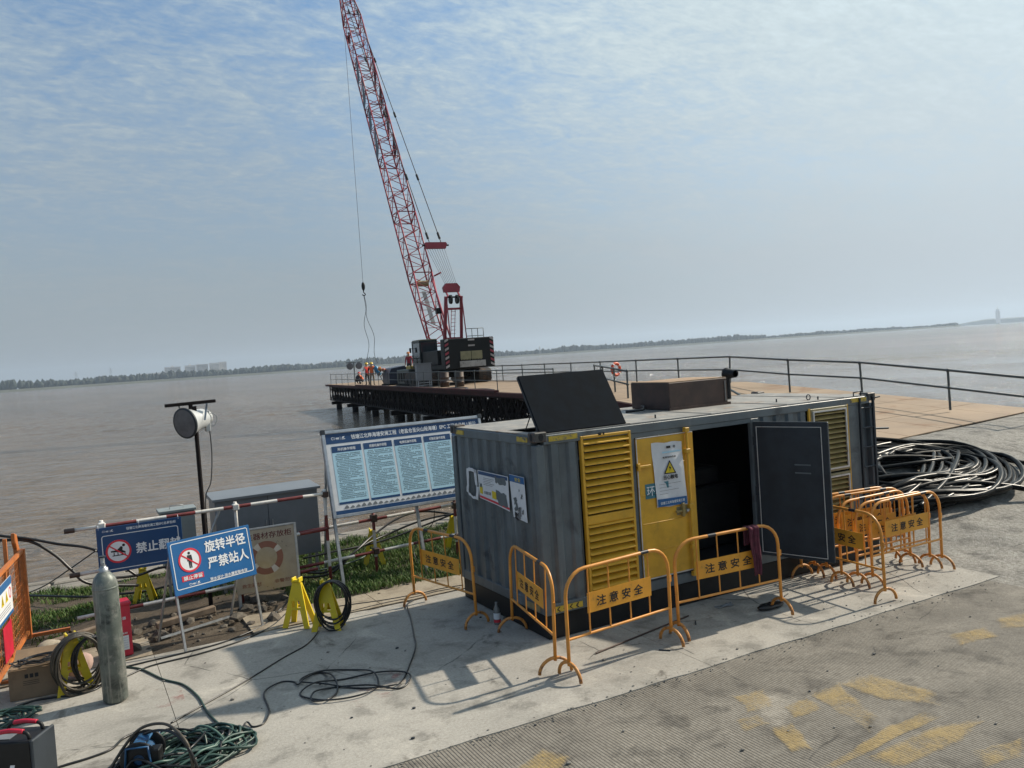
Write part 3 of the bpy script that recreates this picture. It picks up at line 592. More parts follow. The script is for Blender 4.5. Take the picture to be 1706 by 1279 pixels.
MB().tube(catmull([(2.45, 1.5, 2.51), (2.6, 1.3, 2.53), (2.75, 1.45, 2.56), (2.9, 1.7, 2.55)], 6), .02, 6).build('roof_cable', m_rubber, ct)
# ladder in its recess at the right end
MB().box(5.67, .09, .44, 5.94, .11, 2.35).build('ladder_recess', m_grey, ct)
ld = MB().box(5.685, -.025, .32, 5.715, .012, 2.46).box(5.975, -.03, .32, 6.01, .0, 2.46).build('ladder', m_greyd, ct)
for k in range(7): MB().cyl((5.70, -.010, .50 + k * .30), (5.99, -.012, .50 + k * .30), .012, n=8).build('rung', m_greyd, ld)
mb = MB(); mb.tube([(5.62, .03, 2.48), (5.62, .03, 2.545), (5.78, .03, 2.56), (5.78, .03, 2.48)], .010, 6); mb.build('grab_handle', m_greyd, ct)
MB().cyl((6.02, .2, 2.40), (6.45, .22, 2.42), .016, n=8).build('side_bar', m_greyd, ct); MB().cyl((6.02, .2, 1.95), (6.62, .22, 1.90), .018, n=8).build('side_bar', m_greyd, ct)
# yellow edge markers
m_mark = M('worn marker yellow', (.50, .36, .04), .5, var=.2, vs=10, dirt=((.12, .12, .12), 12, .5, .62))
for r in ((.19, -.004, 2.395, .60, .002, 2.455), (5.52, -.004, 2.40, 5.86, .002, 2.46), (-.004, .19, 2.395, .002, .45, 2.455), (-.004, 2.0, 2.395, .002, 2.25, 2.455)): MB().box(*r).build('yellow_marker', m_mark, ct)
mk = MB().box(.13, -.003, .325, .52, .002, .395).build('chevron_marker', M('chevron yellow', (.5, .36, .04), .5, var=.2, vs=10, dirt=((.1, .1, .1), 12, .55, .65)), ct)
for k in range(4):
    x = .18 + k * .09; MB().plate([(x, .33), (x + .02, .33), (x - .015, .36), (x + .02, .39), (x, .39), (x - .035, .36)], -.006).build('chevron', m_ink, mk)
mk = MB().box(-.003, .15, .325, .002, .5, .395).build('chevron_marker', m_olive, ct)
# torn posters on the short side (local frame turned to face -X)
ps = link('torn_posters', None, ct, M=Matrix.Translation((-.012, 2.0, 0)) @ Matrix.Rotation(-pi / 2, 4, 'Z'))   # local x runs towards -Y
def torn(pts, amp=.012, k=4):
    out = []
    for (a, b), (c, d) in zip(pts, pts[1:] + pts[:1]):
        for i in range(k): t = i / k; out.append((a + (c - a) * t + random.uniform(-amp, amp), b + (d - b) * t + random.uniform(-amp, amp)))
    return out
def strip(pts, mat, y, nm='paper', par=None):
    mb = MB(); mb.plate(pts, y); o = mb.build(nm, mat, par or ps); return o
for pts in ([(0.05, 1.93), (.12, 1.95), (.10, 1.70), (.06, 1.58), (.0, 1.60), (.03, 1.70)], [(.12, 1.95), (.36, 1.94), (.36, 1.89), (.12, 1.90)], [(.27, 1.93), (.37, 1.93), (.37, 1.72), (.31, 1.72)], [(.33, 1.72), (.40, 1.70), (.36, 1.52), (.30, 1.56)], [(.07, 1.60), (.20, 1.56), (.32, 1.56), (.34, 1.52), (.18, 1.53), (.06, 1.57)]):
    strip(torn(pts, .008), m_white, -.006, 'paper_scrap')
mp = strip([(.40, 1.94), (1.28, 1.93), (1.275, 1.73), (1.27, 1.55), (1.27, 1.48), (.92, 1.52), (.42, 1.56)], m_white, -.006)
for pts, mm in (([(.42, 1.93), (1.26, 1.92), (1.26, 1.875), (.42, 1.885)], m_navy), ([(.43, 1.60), (.90, 1.565), (1.27, 1.53), (1.27, 1.50), (.9, 1.535), (.43, 1.57)], m_red), ([(.44, 1.73), (.53, 1.725), (.53, 1.62), (.44, 1.63)], m_ystand), ([(.80, 1.70), (.92, 1.69), (.92, 1.59), (.80, 1.60)], m_ystand)):
    strip(pts, mm, -.008, 'print', mp)
for k in range(5): MB().rect(.56, 1.845 - k * .022, .88 - .05 * (k % 3), 1.849 - k * .022, -.0085).build('printed_line', m_ink, mp)
for k in range(5): MB().rect(.58 + k * .042, 1.63, .60 + k * .042, 1.67, -.0085).build('printed_line', m_ink, mp)
for pts in ([(.90, 1.90), (1.2, 1.90), (1.22, 1.82), (1.05, 1.80), (.92, 1.83)], [(.93, 1.72), (1.21, 1.69), (1.22, 1.53), (1.0, 1.53), (.93, 1.60)], [(.44, 1.77), (.52, 1.76), (.51, 1.71), (.45, 1.72)]):
    strip(torn(pts, .014), m_grey, -.009, 'torn_hole', mp)
np_ = strip([(1.31, 1.97), (1.70, 1.96), (1.715, 1.40), (1.36, 1.43)], m_white, -.006)
strip([(1.315, 1.965), (1.695, 1.955), (1.697, 1.87), (1.32, 1.88)], m_blue, -.008, 'print', np_); text('安全', .15, .05, m_ystand, np_, 1.53, 1.915, -.009, .02)
for k in range(11):
    cx, cz = random.uniform(1.42, 1.66), random.uniform(1.45, 1.84); s_ = random.uniform(.015, .06)
    strip(torn([(cx - s_, cz - s_ * .7), (cx + s_ * .6, cz - s_), (cx + s_ * .5, cz + s_), (cx - s_ * .4, cz + s_ * .7)], s_ * .4, 3), random.choice([m_grey, m_cab, m_ink]), -.0085 - .0003 * k, 'torn_hole', np_)
# ================================================================ BARRIERS
BAR = {}
def barrier_meshes():
    w, h, r = 1.46, 1.13, .26; R_ = .0195; z0 = .15
    def ar(cx, cz, a0, a1, n=7): return [(cx + r * cos(a), 0, cz + r * sin(a)) for a in np.linspace(a0, a1, n)]
    path = [(-w / 2, 0, z0), (-w / 2, 0, .5)] + ar(-w / 2 + r, h - r, pi, pi / 2) + ar(w / 2 - r, h - r, pi / 2, 0) + [(w / 2, 0, .5), (w / 2, 0, z0)]
    BAR['frame'] = MB().tube(path, R_, 10).mesh('frame', m_orangey)
    BAR['bottom_rail'] = MB().cyl((-w / 2 + .01, 0, .42), (w / 2 - .01, 0, .42), .015, n=8).mesh('bottom_rail', m_orangey)
    xs = [-w / 2 + w * k / 5 for k in range(1, 5)]
    BAR['bar'] = [MB().cyl((x, 0, .42), (x, 0, h - .012 if abs(x) < w / 2 - r else h - .03), .0085, n=8).mesh('bar', m_orangey) for x in xs]
    ft = [(0, .185 * cos(a), .005 + .165 * sin(a)) for a in np.linspace(0, pi, 13)]
    m_foot = M('rusty barrier foot paint', (.56, .24, .05), .5, var=.2, vs=8, dirt=[(RUST, 9, .50, .66), ((.36, .31, .25), 14, .6, .75)])
    BAR['foot'] = [MB().tube([(x + p[0], p[1], p[2] + .012) for p in ft], .0185, 8).mesh('foot', m_foot) for x in (-w / 2, w / 2)]
    BAR['tape'] = [MB().cyl((x - .06, 0, h), (x + .05, 0, h), R_ + .002, n=10, cap=False).mesh('tape', m_tape) for x in (-.24, .33)]
    BAR['sign_plate'] = MB().box(xs[0] - .015, -.014, .63, xs[3] + .015, -.010, .845).mesh('sign_plate', m_plate)
    BAR['hinge_pin'] = [MB().box(w / 2 - .005, -.012, .72, w / 2 + .035, .012, .79).mesh('hinge_pin', m_orangey)]
barrier_meshes()
def barrier(p0, p1, label, flip=False, rr=0.):
    p0, p1 = Vector((*p0, 0)), Vector((*p1, 0)); c = (p0 + p1) / 2; d = p1 - p0
    c.z = hgt(c.x, c.y) if c.x > 6 else 0
    t = thing('crowd_barrier', label, 'barrier', c, atan2(d.y, d.x) + (pi if flip else 0), 'yellow safety barriers round the container'); t.rotation_euler[0] = rr
    k = d.length / 1.5; t.scale = (min(1.08, max(.96, k)), 1, random.uniform(.985, 1.015))
    link('frame', BAR['frame'], t); link('bottom_rail', BAR['bottom_rail'], t); link('hinge_pin', BAR['hinge_pin'][0], t)
    for nm in ('bar', 'foot', 'tape'):
        for me in BAR[nm]:
            if nm == 'tape' and random.random() < .25: continue
            p_ = link(nm, me, t)
            if nm == 'bar': p_.rotation_euler = (random.uniform(-.012, .012), 0, random.random() * .05); p_.location.x = random.uniform(-.006, .006)
            if nm == 'tape': p_.location.x = random.uniform(-.07, .07)
    s = link('sign_plate', BAR['sign_plate'], t, M=Matrix.Translation((0, 0, .738)) @ Matrix.Rotation(random.uniform(-.018, .018), 4, 'Y') @ Matrix.Translation((random.uniform(-.008, .008), 0, -.738 + random.uniform(-.012, .012)))); text('注 意 安 全', .66, .115, m_ink, s, 0, .738, -.0165, .025)
    return t
barrier((-.70, 2.56), (-.42, 1.06), 'yellow barrier by the grass edge, partly behind the container corner', rr=.02)
barrier((-.16, .62), (-.46, -.93), 'yellow barrier seen nearly edge-on at the container corner', rr=-.03)
barrier((-.44, -1.14), (1.10, -.98), 'yellow barrier in front of the yellow louvre', rr=.015)
barrier((1.22, -.90), (2.88, -1.0), 'yellow barrier with the maroon cloth over its top rail', rr=-.01)
barrier((4.22, -.05), (4.09, -1.56), 'yellow barrier standing crosswise beside the open door', flip=False, rr=.02)
barrier((4.50, -1.02), (6.00, -1.04), 'front barrier of the nested row at the right end of the pad')
barrier((4.40, -.86), (5.93, -.90), 'second barrier of the nested row at the right end of the pad', rr=.01)
barrier((4.28, -.70), (5.78, -.70), 'third barrier of the nested row at the right end of the pad', rr=-.015)
barrier((4.44, -.30), (5.93, -.50), 'barrier behind the nested row, turned slightly to the container')
barrier((4.40, .0 - .12), (5.86, -.32), 'rearmost barrier, close against the container louvres', rr=.02)
# ================================================================ SMALL THINGS ROUND THE CONTAINER
# maroon cloth over the rail
m_cloth = M('maroon cloth', (.10, .022, .038), .9, var=.3, vs=14, bump=.5, bs=60)
mb = MB(); nx_, ny_ = 12, 26; v = []
for j in range(ny_ + 1):
    t = j / ny_
    for i in range(nx_ + 1):
        u = i / nx_ - .5; wv = .055 + .025 * sin(3 * t) + .012 * mnoise.noise(Vector((t * 5, 0, 1)))
        s = t * .88 - .26                       # arc length: negative behind the rail, positive in front
        if abs(s) < .04: y, z = -s * .8, 1.157 - s * s * 6
        else: y, z = (-.032 if s > 0 else .032), 1.148 - (abs(s) - .04)
        y += (.016 * sin(u * 22 + t * 4) + .012 * sin(u * 9 + 2)) * (1 if s > 0 else -1) - (.016 if s > 0 else -.016)
        v.append((u * 2 * wv + .03 * t + .012 * sin(t * 9), y, z + .008 * sin(u * 15)))
mb.add(v, [(j * 13 + i, j * 13 + i + 1, (j + 1) * 13 + i + 1, (j + 1) * 13 + i) for j in range(ny_) for i in range(nx_)], 0, True)
o = mb.build('cloth', m_cloth, label='maroon cloth hanging over the top rail of a yellow barrier', cat='cloth', loc=(2.40, -.975, 0)); sd = o.modifiers.new('s', 'SOLIDIFY'); sd.thickness = .01
# bottle beside the container
bt = thing('water_bottle', 'clear plastic bottle with label beside the container corner', 'bottle', (-.17, 1.0, 0))
m_pet = M('cloudy plastic', (.16, .165, .16), .2, var=.1); 
MB().lathe([(0, .002), (.042, .002), (.045, .02), (.045, .16), (.04, .2), (.018, .25), (.016, .27)], n=14).build('body', m_pet, bt); MB().lathe([(.0455, .07), (.0458, .15)], n=14).build('label', m_white, bt); MB().lathe([(.019, .268), (.019, .29), (0, .29)], n=12).build('cap', m_pet, bt); MB().lathe([(.0456, .03), (.0457, .065)], n=14).build('band', m_red, bt)
# steel rod, black bag, scraps
MB().cyl((.21, -.70, .012), (1.86, -.36, .012), .010, n=8).build('steel_rod', m_rustbox, label='thin rusty steel rod lying on the pad before the louvre', cat='rod')
mb = MB().sph((0, 0, .035), .17, 18, 10, sc=(1.25, .55, .22)); mb.v = [(x + .012 * mnoise.noise(Vector((x * 14, y * 14, 0))), y, max(.002, z + .014 * mnoise.noise(Vector((x * 18, y * 18, 3))))) for x, y, z in mb.v]
mb.build('rubber_bag', m_rubber, label='flat black rubber bag under the foot of a barrier', cat='bag', loc=(2.86, -.78, 0))
mb = MB()
for k in range(5): mb.tube(catmull([(random.uniform(-.14, .14), random.uniform(-.06, .06), .012 + .01 * random.random()) for _ in range(5)], 5), .006, 5)
mb.build('wire_scrap', m_cab, label='small tangle of wire and rag on the pad near the door', cat='wire', loc=(2.48, -.35, 0))
# bits of gravel and scraps lying on pad and road
mb = MB()
for k in range(230, 1000):
    x, y = random.uniform(-7, 6), random.uniform(-5.5, 2.4)
    if k > 420: y = -1.76 + random.gauss(-.04, .07) if k < 850 else random.uniform(-1.7, -.2); x = x if k < 850 else random.uniform(3.0, 6.1)
    if 0 < x < 6.06 and 0 < y: continue
    r = random.choice([.006, .008, .010, .012, .016, .02] if k < 420 else [.004, .005, .007, .010]) * random.uniform(.7, 1.2); a = random.random() * 6
    mb.add([(x + q.x * r * 1.3, y + q.y * r, max(0, .5 * r + q.z * r * .7) + (0 if y > -1.76 else -.010)) for q in iv], ifc, random.choice([0, 0, 0, 0, 1]))
tag(mb.build('debris', [m_grav, m_greyd]), 'small stones and crumbs scattered over pad and road', 'debris', kind='stuff')
for k, (x, y, a, lab) in enumerate(((1.72, -.66, .9, 'short black rod end lying on the pad by the second barrier'), (.92, -1.15, 2.3, 'thin rusty offcut lying near the slab joint'), (3.35, -.55, .4, 'dark offcut on the pad before the doorway'))):
    MB().cyl((x, y, .008), (x + .13 * cos(a), y + .13 * sin(a), .008), .008, n=6).build('steel_offcut', m_greyd, label=lab, cat='offcut')
# worn yellow lettering on the road: strokes of a large faded character
m_paint = bpy.data.materials.new('worn yellow road paint'); m_paint.use_nodes = True; nt = m_paint.node_tree; b = nt.nodes['Principled BSDF']; V = N(nt, 'ShaderNodeTexCoord').outputs['Object']
b.inputs['Base Color'].default_value = (.46, .33, .13, 1); b.inputs['Roughness'].default_value = .8
sp = N(nt, 'ShaderNodeSeparateXYZ'); LK(nt, V, sp.inputs[0]); gr = MATH(nt, 'SINE', MATH(nt, 'MULTIPLY', sp.outputs[0], 2 * pi / .033))
f = MATH(nt, 'ADD', MATH(nt, 'ADD', MATH(nt, 'MULTIPLY', NOISE(nt, V, 2.2, 8, .7, .4), .9), MATH(nt, 'MULTIPLY', NOISE(nt, V, 30, 5, .7), .5)), MATH(nt, 'MULTIPLY', gr, -.05))
fa = N(nt, 'ShaderNodeAttribute'); fa.attribute_name = 'fade'; fd = MATH(nt, 'SUBTRACT', 1., MATH(nt, 'POWER', MATH(nt, 'SUBTRACT', 1., fa.outputs['Fac']), 2.0)); LK(nt, RANGE(nt, MATH(nt, 'ADD', f, MATH(nt, 'MULTIPLY', MATH(nt, 'SUBTRACT', fd, 1.), .42)), .46, .92, 0, .62), b.inputs['Alpha'])
mb = MB(); FADE = []; NS = [0]
def stroke(*px):
    q = [G(x, y, -.006) for x, y in px]; c = sum(q, Vector()) / len(q); q = [c + (p - c) * 1.22 for p in q]; r_ = []
    for a, b_ in zip(q, q[1:] + q[:1]):
        for i in range(6): p = a + (b_ - a) * i / 6; r_.append((p.x + .05 * mnoise.noise(p * 5), p.y + .05 * mnoise.noise(p * 5 + Vector((9, 0, 0)))))
    zs = -.004 + .0006 * (NS[0] % 5); NS[0] += 1; n = len(r_); cx, cy = c.x, c.y; o = len(mb.v)
    mb.add([(cx, cy, zs)] + [(cx + (x - cx) * .55, cy + (y - cy) * .55, zs) for x, y in r_] + [(x, y, zs) for x, y in r_], [(0, 1 + i, 1 + (i + 1) % n) for i in range(n)] + [(1 + i, 1 + n + i, 1 + n + (i + 1) % n, 1 + (i + 1) % n) for i in range(n)]); FADE.extend([1.] * (n + 1) + [0.] * n)
stroke((1222, 1160), (1268, 1150), (1292, 1178), (1245, 1186)); stroke((1308, 1178), (1345, 1164), (1370, 1182), (1325, 1196)); stroke((1222, 1200), (1262, 1190), (1284, 1206), (1240, 1218)); stroke((1283, 1212), (1325, 1204), (1352, 1250), (1318, 1254))
stroke((1356, 1160), (1400, 1142), (1462, 1196), (1440, 1214), (1412, 1196)); stroke((1372, 1279), (1392, 1279), (1556, 1198), (1536, 1190), (1470, 1216)); stroke((1446, 1262), (1560, 1210), (1640, 1200), (1590, 1240), (1500, 1278)); stroke((1404, 1140), (1450, 1122), (1548, 1150), (1556, 1172), (1470, 1164))
stroke((1575, 1060), (1640, 1045), (1660, 1060), (1600, 1075)); stroke((1660, 1030), (1720, 1020), (1726, 1045), (1670, 1046)); stroke((858, 1279), (905, 1250), (948, 1262), (930, 1290), (870, 1296)); stroke((1620, 1250), (1700, 1230), (1712, 1262), (1640, 1279))
rm_ = mb.build('road_marking', m_paint, kind='structure'); at_ = rm_.data.attributes.new('fade', 'FLOAT', 'POINT'); at_.data.foreach_set('value', FADE)
# ================================================================ CABLES AND HOSES
def cable(pts, r, mat, label, name='cable', cat='cable', n=6, k=8, wig=.006, group='cables on the pad'):
    q = catmull(pts, k); s = random.random() * 50
    q = [p + Vector((mnoise.noise(Vector((i * .13, s, 0))), mnoise.noise(Vector((i * .13, 0, s))), 0)) * wig for i, p in enumerate(q)]
    return MB().tube(q, r, n).build(name, mat, label=label, cat=cat, group=group)
def gp(r, *px): return [G(x, y, 0) + Vector((0, 0, r + (z[0] if z else 0))) for x, y, *z in px]
c_ = .011
cable(gp(c_, (205, 1113), (255, 1101), (310, 1088), (375, 1070), (440, 1042), (470, 1015), (492, 990, .05)), c_, m_rubber, 'upper of two black cables running past the legs of the blue sign')
cable(gp(c_, (195, 1136), (250, 1111), (330, 1091), (400, 1069), (450, 1046), (478, 1022), (500, 1002, .04)), c_, m_rubber, 'lower of two black cables running past the legs of the blue sign')
cable(gp(c_, (575, 1022), (640, 1006), (690, 996), (730, 986), (768, 980)), c_, m_rubber, 'upper black cable from the yellow stands to the container')
cable(gp(c_, (560, 1012), (640, 1001), (700, 990), (740, 981), (772, 976)), .013, m_rubber, 'thicker black cable along the grass edge to the container', wig=.012)
loop = [(690, 1000), (679, 1010), (684, 1030), (690, 1060), (693, 1080), (683, 1108), (672, 1132), (655, 1145), (600, 1148), (540, 1143), (500, 1138), (535, 1122), (590, 1117), (622, 1126), (630, 1142), (612, 1158), (570, 1168), (530, 1170), (500, 1158), (525, 1144), (570, 1133), (630, 1124), (675, 1123), (684, 1134), (665, 1148), (615, 1148), (560, 1146), (525, 1156), (520, 1170), (545, 1170), (562, 1152), (555, 1133), (534, 1122), (508, 1134), (497, 1144), (490, 1137), (470, 1137), (447, 1150), (440, 1160), (447, 1180), (449, 1192), (438, 1207), (420, 1212), (412, 1207), (403, 1216), (388, 1222)]
lp = [G(x, y, 0) + Vector((0, 0, .010 + .016 * (i % 3 == 1) + .02 * (8 < i < 34 and i % 2))) for i, (x, y) in enumerate(loop)]
cable(lp, .0095, m_rubber, 'black cable lying in loose loops in the container shadow', k=7, wig=.01)
cable(gp(.009, (531, 1052), (512, 1074), (470, 1098), (400, 1141), (330, 1180), (285, 1206)), .009, m_rubber, 'straight black cable running from the yellow stand to the hose heap')
cable(gp(c_, (206, 1112), (235, 1116), (270, 1132), (305, 1142), (330, 1162), (347, 1190), (372, 1213), (392, 1222)), .012, m_gcable, 'dark green cable curving from the gas cylinder to the hose heap')
cable(gp(c_, (90, 1283), (110, 1276), (150, 1264), (185, 1250), (205, 1232), (225, 1222)), .012, m_rubber, 'black cable from the welder to the hose heap')
cable(gp(c_, (30, 1178), (60, 1168), (95, 1163), (135, 1158), (165, 1147), (180, 1128)), .012, m_rubber, 'black cable along the foot of the cable stand by the box', wig=.02)
# hoses strung over the soil and the fence line
def H3(*p): return [Vector(q) for q in p]
def yp(px, py, Y):
    d = CF + CR * ((px - 853) / FPX) - CU * ((py - 639.5) / FPX); return CAM_P + d * ((Y - CAM_P.y) / d.y)
cable([yp(-60, 880, 5.2), yp(0, 892, 5.1), yp(45, 897, 5.0), yp(95, 906, 4.9), yp(160, 917, 4.75), yp(230, 960, 4.7)], .021, m_rubber, 'upper thick black hose crossing to the fence at the left', group='hoses strung by the fence')
cable([yp(-60, 905, 5.2), yp(0, 900, 5.1), yp(50, 902, 5.0), yp(92, 925, 4.95), yp(120, 950, 4.9), yp(150, 972, 4.85), yp(230, 975, 5.3)], .023, m_rubber, 'lower thick black hose sagging to the fence at the left', group='hoses strung by the fence')
cable([yp(160, 917, 4.7), yp(120, 945, 5.2), yp(75, 975, 6.2), yp(40, 990, 7)], .010, m_rubber, 'thin black line slanting down to the stone edge', group='hoses strung by the fence')
cable([G(45, 992, -.02), G(90, 993, .02), G(140, 994, .02), G(165, 992, .0), G(240, 985, .0), G(300, 970, .05)], .02, m_rubber, 'black hose lying across the grass at the far left', group='hoses on the grass')
cable([yp(185, 963, 5.2), yp(230, 958, 5.3), yp(270, 945, 5.3), yp(330, 940, 5.3), yp(400, 955, 5.4)], .022, m_rubber, 'black hose hanging behind the blue no-climbing sign', group='hoses on the grass')
cable([yp(500, 952, 4.9), yp(545, 952, 4.8), yp(590, 920, 4.9), yp(620, 893, 5.2), yp(660, 865, 5.4), yp(700, 852, 5.5), yp(745, 855, 5.4), yp(775, 862, 5.3)], .02, m_rubber, 'black hose arching up behind the notice board', group='hoses on the grass')
cable([yp(490, 962, 4.7), yp(550, 955, 4.75), yp(600, 912, 5.0), yp(650, 888, 5.3), yp(700, 868, 5.3), yp(750, 857, 5.3), yp(780, 862, 5.2)], .02, m_rubber, 'lower black hose arching behind the notice board', group='hoses on the grass')
cable([yp(505, 930, 5.0), yp(560, 918, 5.0), yp(610, 908, 5.1), yp(660, 893, 5.2), yp(720, 870, 5.3), yp(770, 850, 5.2)], .018, m_rubber, 'straighter black hose slanting behind the fence posts', group='hoses on the grass')
cable([yp(500, 955, 5.0), yp(540, 948, 5.0), yp(590, 935, 5.2), yp(610, 925, 5.4)], .014, m_gcable, 'thin green hose by the fence foot', group='hoses on the grass')
cable([yp(724, 850, 4.6), yp(722, 870, 4.7), yp(705, 890, 4.7), yp(690, 915, 4.6), yp(697, 940, 4.4)], .007, m_rubber, 'thin loose wire hanging from the notice board post', group='hoses on the grass')
cable([G(445, 1030, .02), G(470, 1012, .05), yp(488, 990, 3.6), yp(495, 975, 3.9), yp(486, 968, 4.1)], .012, m_rubber, 'short black cable bent up at the soil edge', group='hoses on the grass')
# big coil of black plastic pipe beyond the container
pts = []; T_ = 48
for i in range(T_ * 22):
    a = 2 * pi * i / 22; k = i / 22; f_ = .5 + .5 * sin(k * 2.399); R1 = 1.15 + 1.2 * f_ + .3 * mnoise.noise(Vector((k * .9, 0, 3))); R2 = .58 + .58 * f_ + .25 * mnoise.noise(Vector((0, k * .9, 1)))
    cx, cy = 8.85 + .45 * sin(k * 1.1), 1.62 + .26 * cos(k * 1.4); x, y = cx + R1 * cos(a), cy + R2 * sin(a) - .16 * sin(2 * a + k)
    z = hgt(x, y) + .055 + .0040 * k + .08 * mnoise.noise(Vector((cos(a) * 1.5, sin(a) * 1.5, k * .8))) + .05 * abs(sin(a * .5 + k))
    pts.append((x, y, max(z, hgt(x, y) + .055)))
x, y, z = pts[-1]
pts += [(11.45, 1.75, hgt(11.45, 1.75) + .14), (11.9, 1.2, hgt(11.9, 1.2) + .08), (12.6, .9, hgt(12.6, .9) + .07), (13.6, .8, hgt(13.6, .8) + .06), (15, 1.0, hgt(15, 1) + .06)]
hc = thing('hose_coil', 'big tangled coil of glossy black pipe on the gravel behind the barriers', 'hose')
MB().tube(catmull(pts, 2), .050, 7).build('coiled_pipe', m_hose, hc)
q = catmull([(6.9, .3, .35), (7.8, .75, .52), (8.9, .62, .66), (9.7, .25, .55), (10.35, -.05, .38)], 8); MB().tube(q, .052, 8).build('loose_end', m_hose, hc)
q = catmull([(7.0, 2.3, .75), (8.2, 2.0, .85), (9.4, 1.5, .92), (10.6, 1.7, .85), (11.3, 2.4, .85)], 8); MB().tube(q, .045, 8).build('crossing_pipe', m_hose, hc)
q = catmull([(7.2, .6, .55), (8.6, 1.0, .76), (10.0, 1.8, .95), (11.0, 2.6, .98)], 8); MB().tube(q, .045, 8).build('crossing_pipe', m_hose, hc)
q = catmull([(7.4, .3, .5), (8.9, .8, .72), (10.3, 1.5, .9), (11.3, 2.2, .92)], 8); MB().tube(q, .045, 8).build('crossing_pipe', m_hose, hc)
# heap of green hose over a blue reel in the foreground
def tangle(cx, cy, rx, ry, n, zmax, r, seed, turns):
    rd = random.Random(seed); pts = []; k = 0
    for i in range(int(turns * 9)):
        a = 2 * pi * i / 9 + rd.uniform(-.25, .25); s = .55 + .45 * rd.random(); ox, oy = .25 * rx * sin(i * .21), .25 * ry * cos(i * .17)
        pts.append((cx + ox + rx * s * cos(a), cy + oy + ry * s * sin(a), r + zmax * rd.random() * (1.15 - s)))
    return catmull(pts, 5)
rl = thing('cable_reel', 'blue and black cable reel half buried under green hose in the foreground', 'cable reel', (-4.50, -.50, .0), -.35)
m_rblue = M('reel blue', (.015, .085, .20), .45, var=.25, vs=8, dirt=((.03, .03, .03), 9, .5, .7))
for y in (-.13, .13): MB().lathe([(.05, 0), (.15, 0), (.16, .012), (.15, .024), (.05, .024)], (0, y, .16), 22, M=Matrix.Rotation(pi / 2, 3, 'X')).build('flange', m_black, rl)
MB().cyl((0, -.13, .16), (0, .12, .16), .08, n=16).build('drum', m_rblue, rl)
for y in (-.17, .17): MB().tube([(-.12, y, .01), (-.09, y, .28), (.09, y, .28), (.12, y, .01)], .011, 6).build('stand_frame', m_rblue, rl)
MB().box(-.06, -.15, .268, .06, .14, .292).build('handle', m_rblue, rl, bevel=.008); MB().box(.09, -.16, .10, .18, -.04, .24).build('socket_box', m_black, rl, bevel=.01)
MB().tube(tangle(-4.13, -.45, .52, .40, 0, .24, .013, 3, 24), .0125, 6).build('green_hose', m_gcable, label='tangled heap of green hose in the foreground', cat='hose')
MB().tube(tangle(-4.25, -.45, .50, .38, 0, .33, .013, 11, 11), .011, 6).build('dark_hose', m_rubber, label='black cable looped through the heap of green hose', cat='cable')
MB().tube(tangle(-4.18, -.47, .46, .34, 0, .36, .013, 47, 7), .012, 6).build('green_hose', M('pale green hose', (.07, .13, .105), .42, var=.25, vs=9), label='paler green hose lying on top of the foreground heap', cat='hose')
q = [G(178, 1292, .02), G(205, 1246, .18), G(235, 1213, .34), G(275, 1206, .40), G(305, 1230, .36), G(318, 1258, .22), G(322, 1290, .05)]; cable(q, .014, m_bcable, 'grey brown cable arching over the reel', group=None)
q = [G(196, 1286, .02), G(222, 1240, .2), G(250, 1219, .32), G(285, 1219, .36), G(312, 1243, .30), G(330, 1280, .1)]; cable(q, .013, m_rubber, 'second black cable arching over the reel', group=None)
MB().tube(tangle(-5.72, 1.62, .36, .24, 0, .10, .013, 23, 9), .0115, 6).build('green_hose', m_gcable, label='small heap of green hose at the left edge behind the welder', cat='hose')

# reddish paint spilled on the pad beneath the loose cable loops
m_spill = bpy.data.materials.new('spilled red paint'); m_spill.use_nodes = True; nt = m_spill.node_tree; b = nt.nodes['Principled BSDF']; V = N(nt, 'ShaderNodeTexCoord').outputs['Object']
b.inputs['Base Color'].default_value = (.36, .17, .15, 1); b.inputs['Roughness'].default_value = .8; LK(nt, RANGE(nt, NOISE(nt, V, 3.2, 8, .7, .5), .50, .72, 0, .7), b.inputs['Alpha'])
for q in (((560, 1140), (640, 1112), (690, 1118), (680, 1150), (600, 1178), (555, 1172)), ((255, 1150), (300, 1140), (310, 1170), (262, 1180))):
    mb = MB(); mb.add([(p.x, p.y, .003) for p in (G(x, y, .003) for x, y in q)], [tuple(range(len(q)))]); mb.build('paint_spill', m_spill, kind='structure')
# ================================================================ SIGNS AND THINGS BEHIND THE PAD
def logo(parent, x, z, s, y, mat):
    """small white emblem: open rings with a bar beside them, and a wave mark with lettering strokes"""
    e = MB().ring(x, z, s * .32, s * .46, y, 0, 16, .6, 5.6).ring(x + s * .5, z - s * .05, s * .26, s * .38, y, 0, 14, -2, 2.6); e.build('emblem', mat, parent)
    e = MB().rect(x + s * 1.1, z - s * .15, x + s * 2.2, z + s * .18, y).rect(x + s * 1.1, z - s * .42, x + s * 2.2, z - s * .3, y); e.build('emblem', mat, parent)
    MB().rect(x + s * 2.55, z - s * .55, x + s * 2.62, z + s * .55, y).build('divider', mat, parent)
    MB().plate([(x + s * 3.0, z - s * .1), (x + s * 3.8, z - s * .05), (x + s * 4.1, z + s * .5), (x + s * 3.4, z + s * .4)], y).rect(x + s * 3.0, z - s * .5, x + s * 4.2, z - s * .28, y).build('emblem', mat, parent)
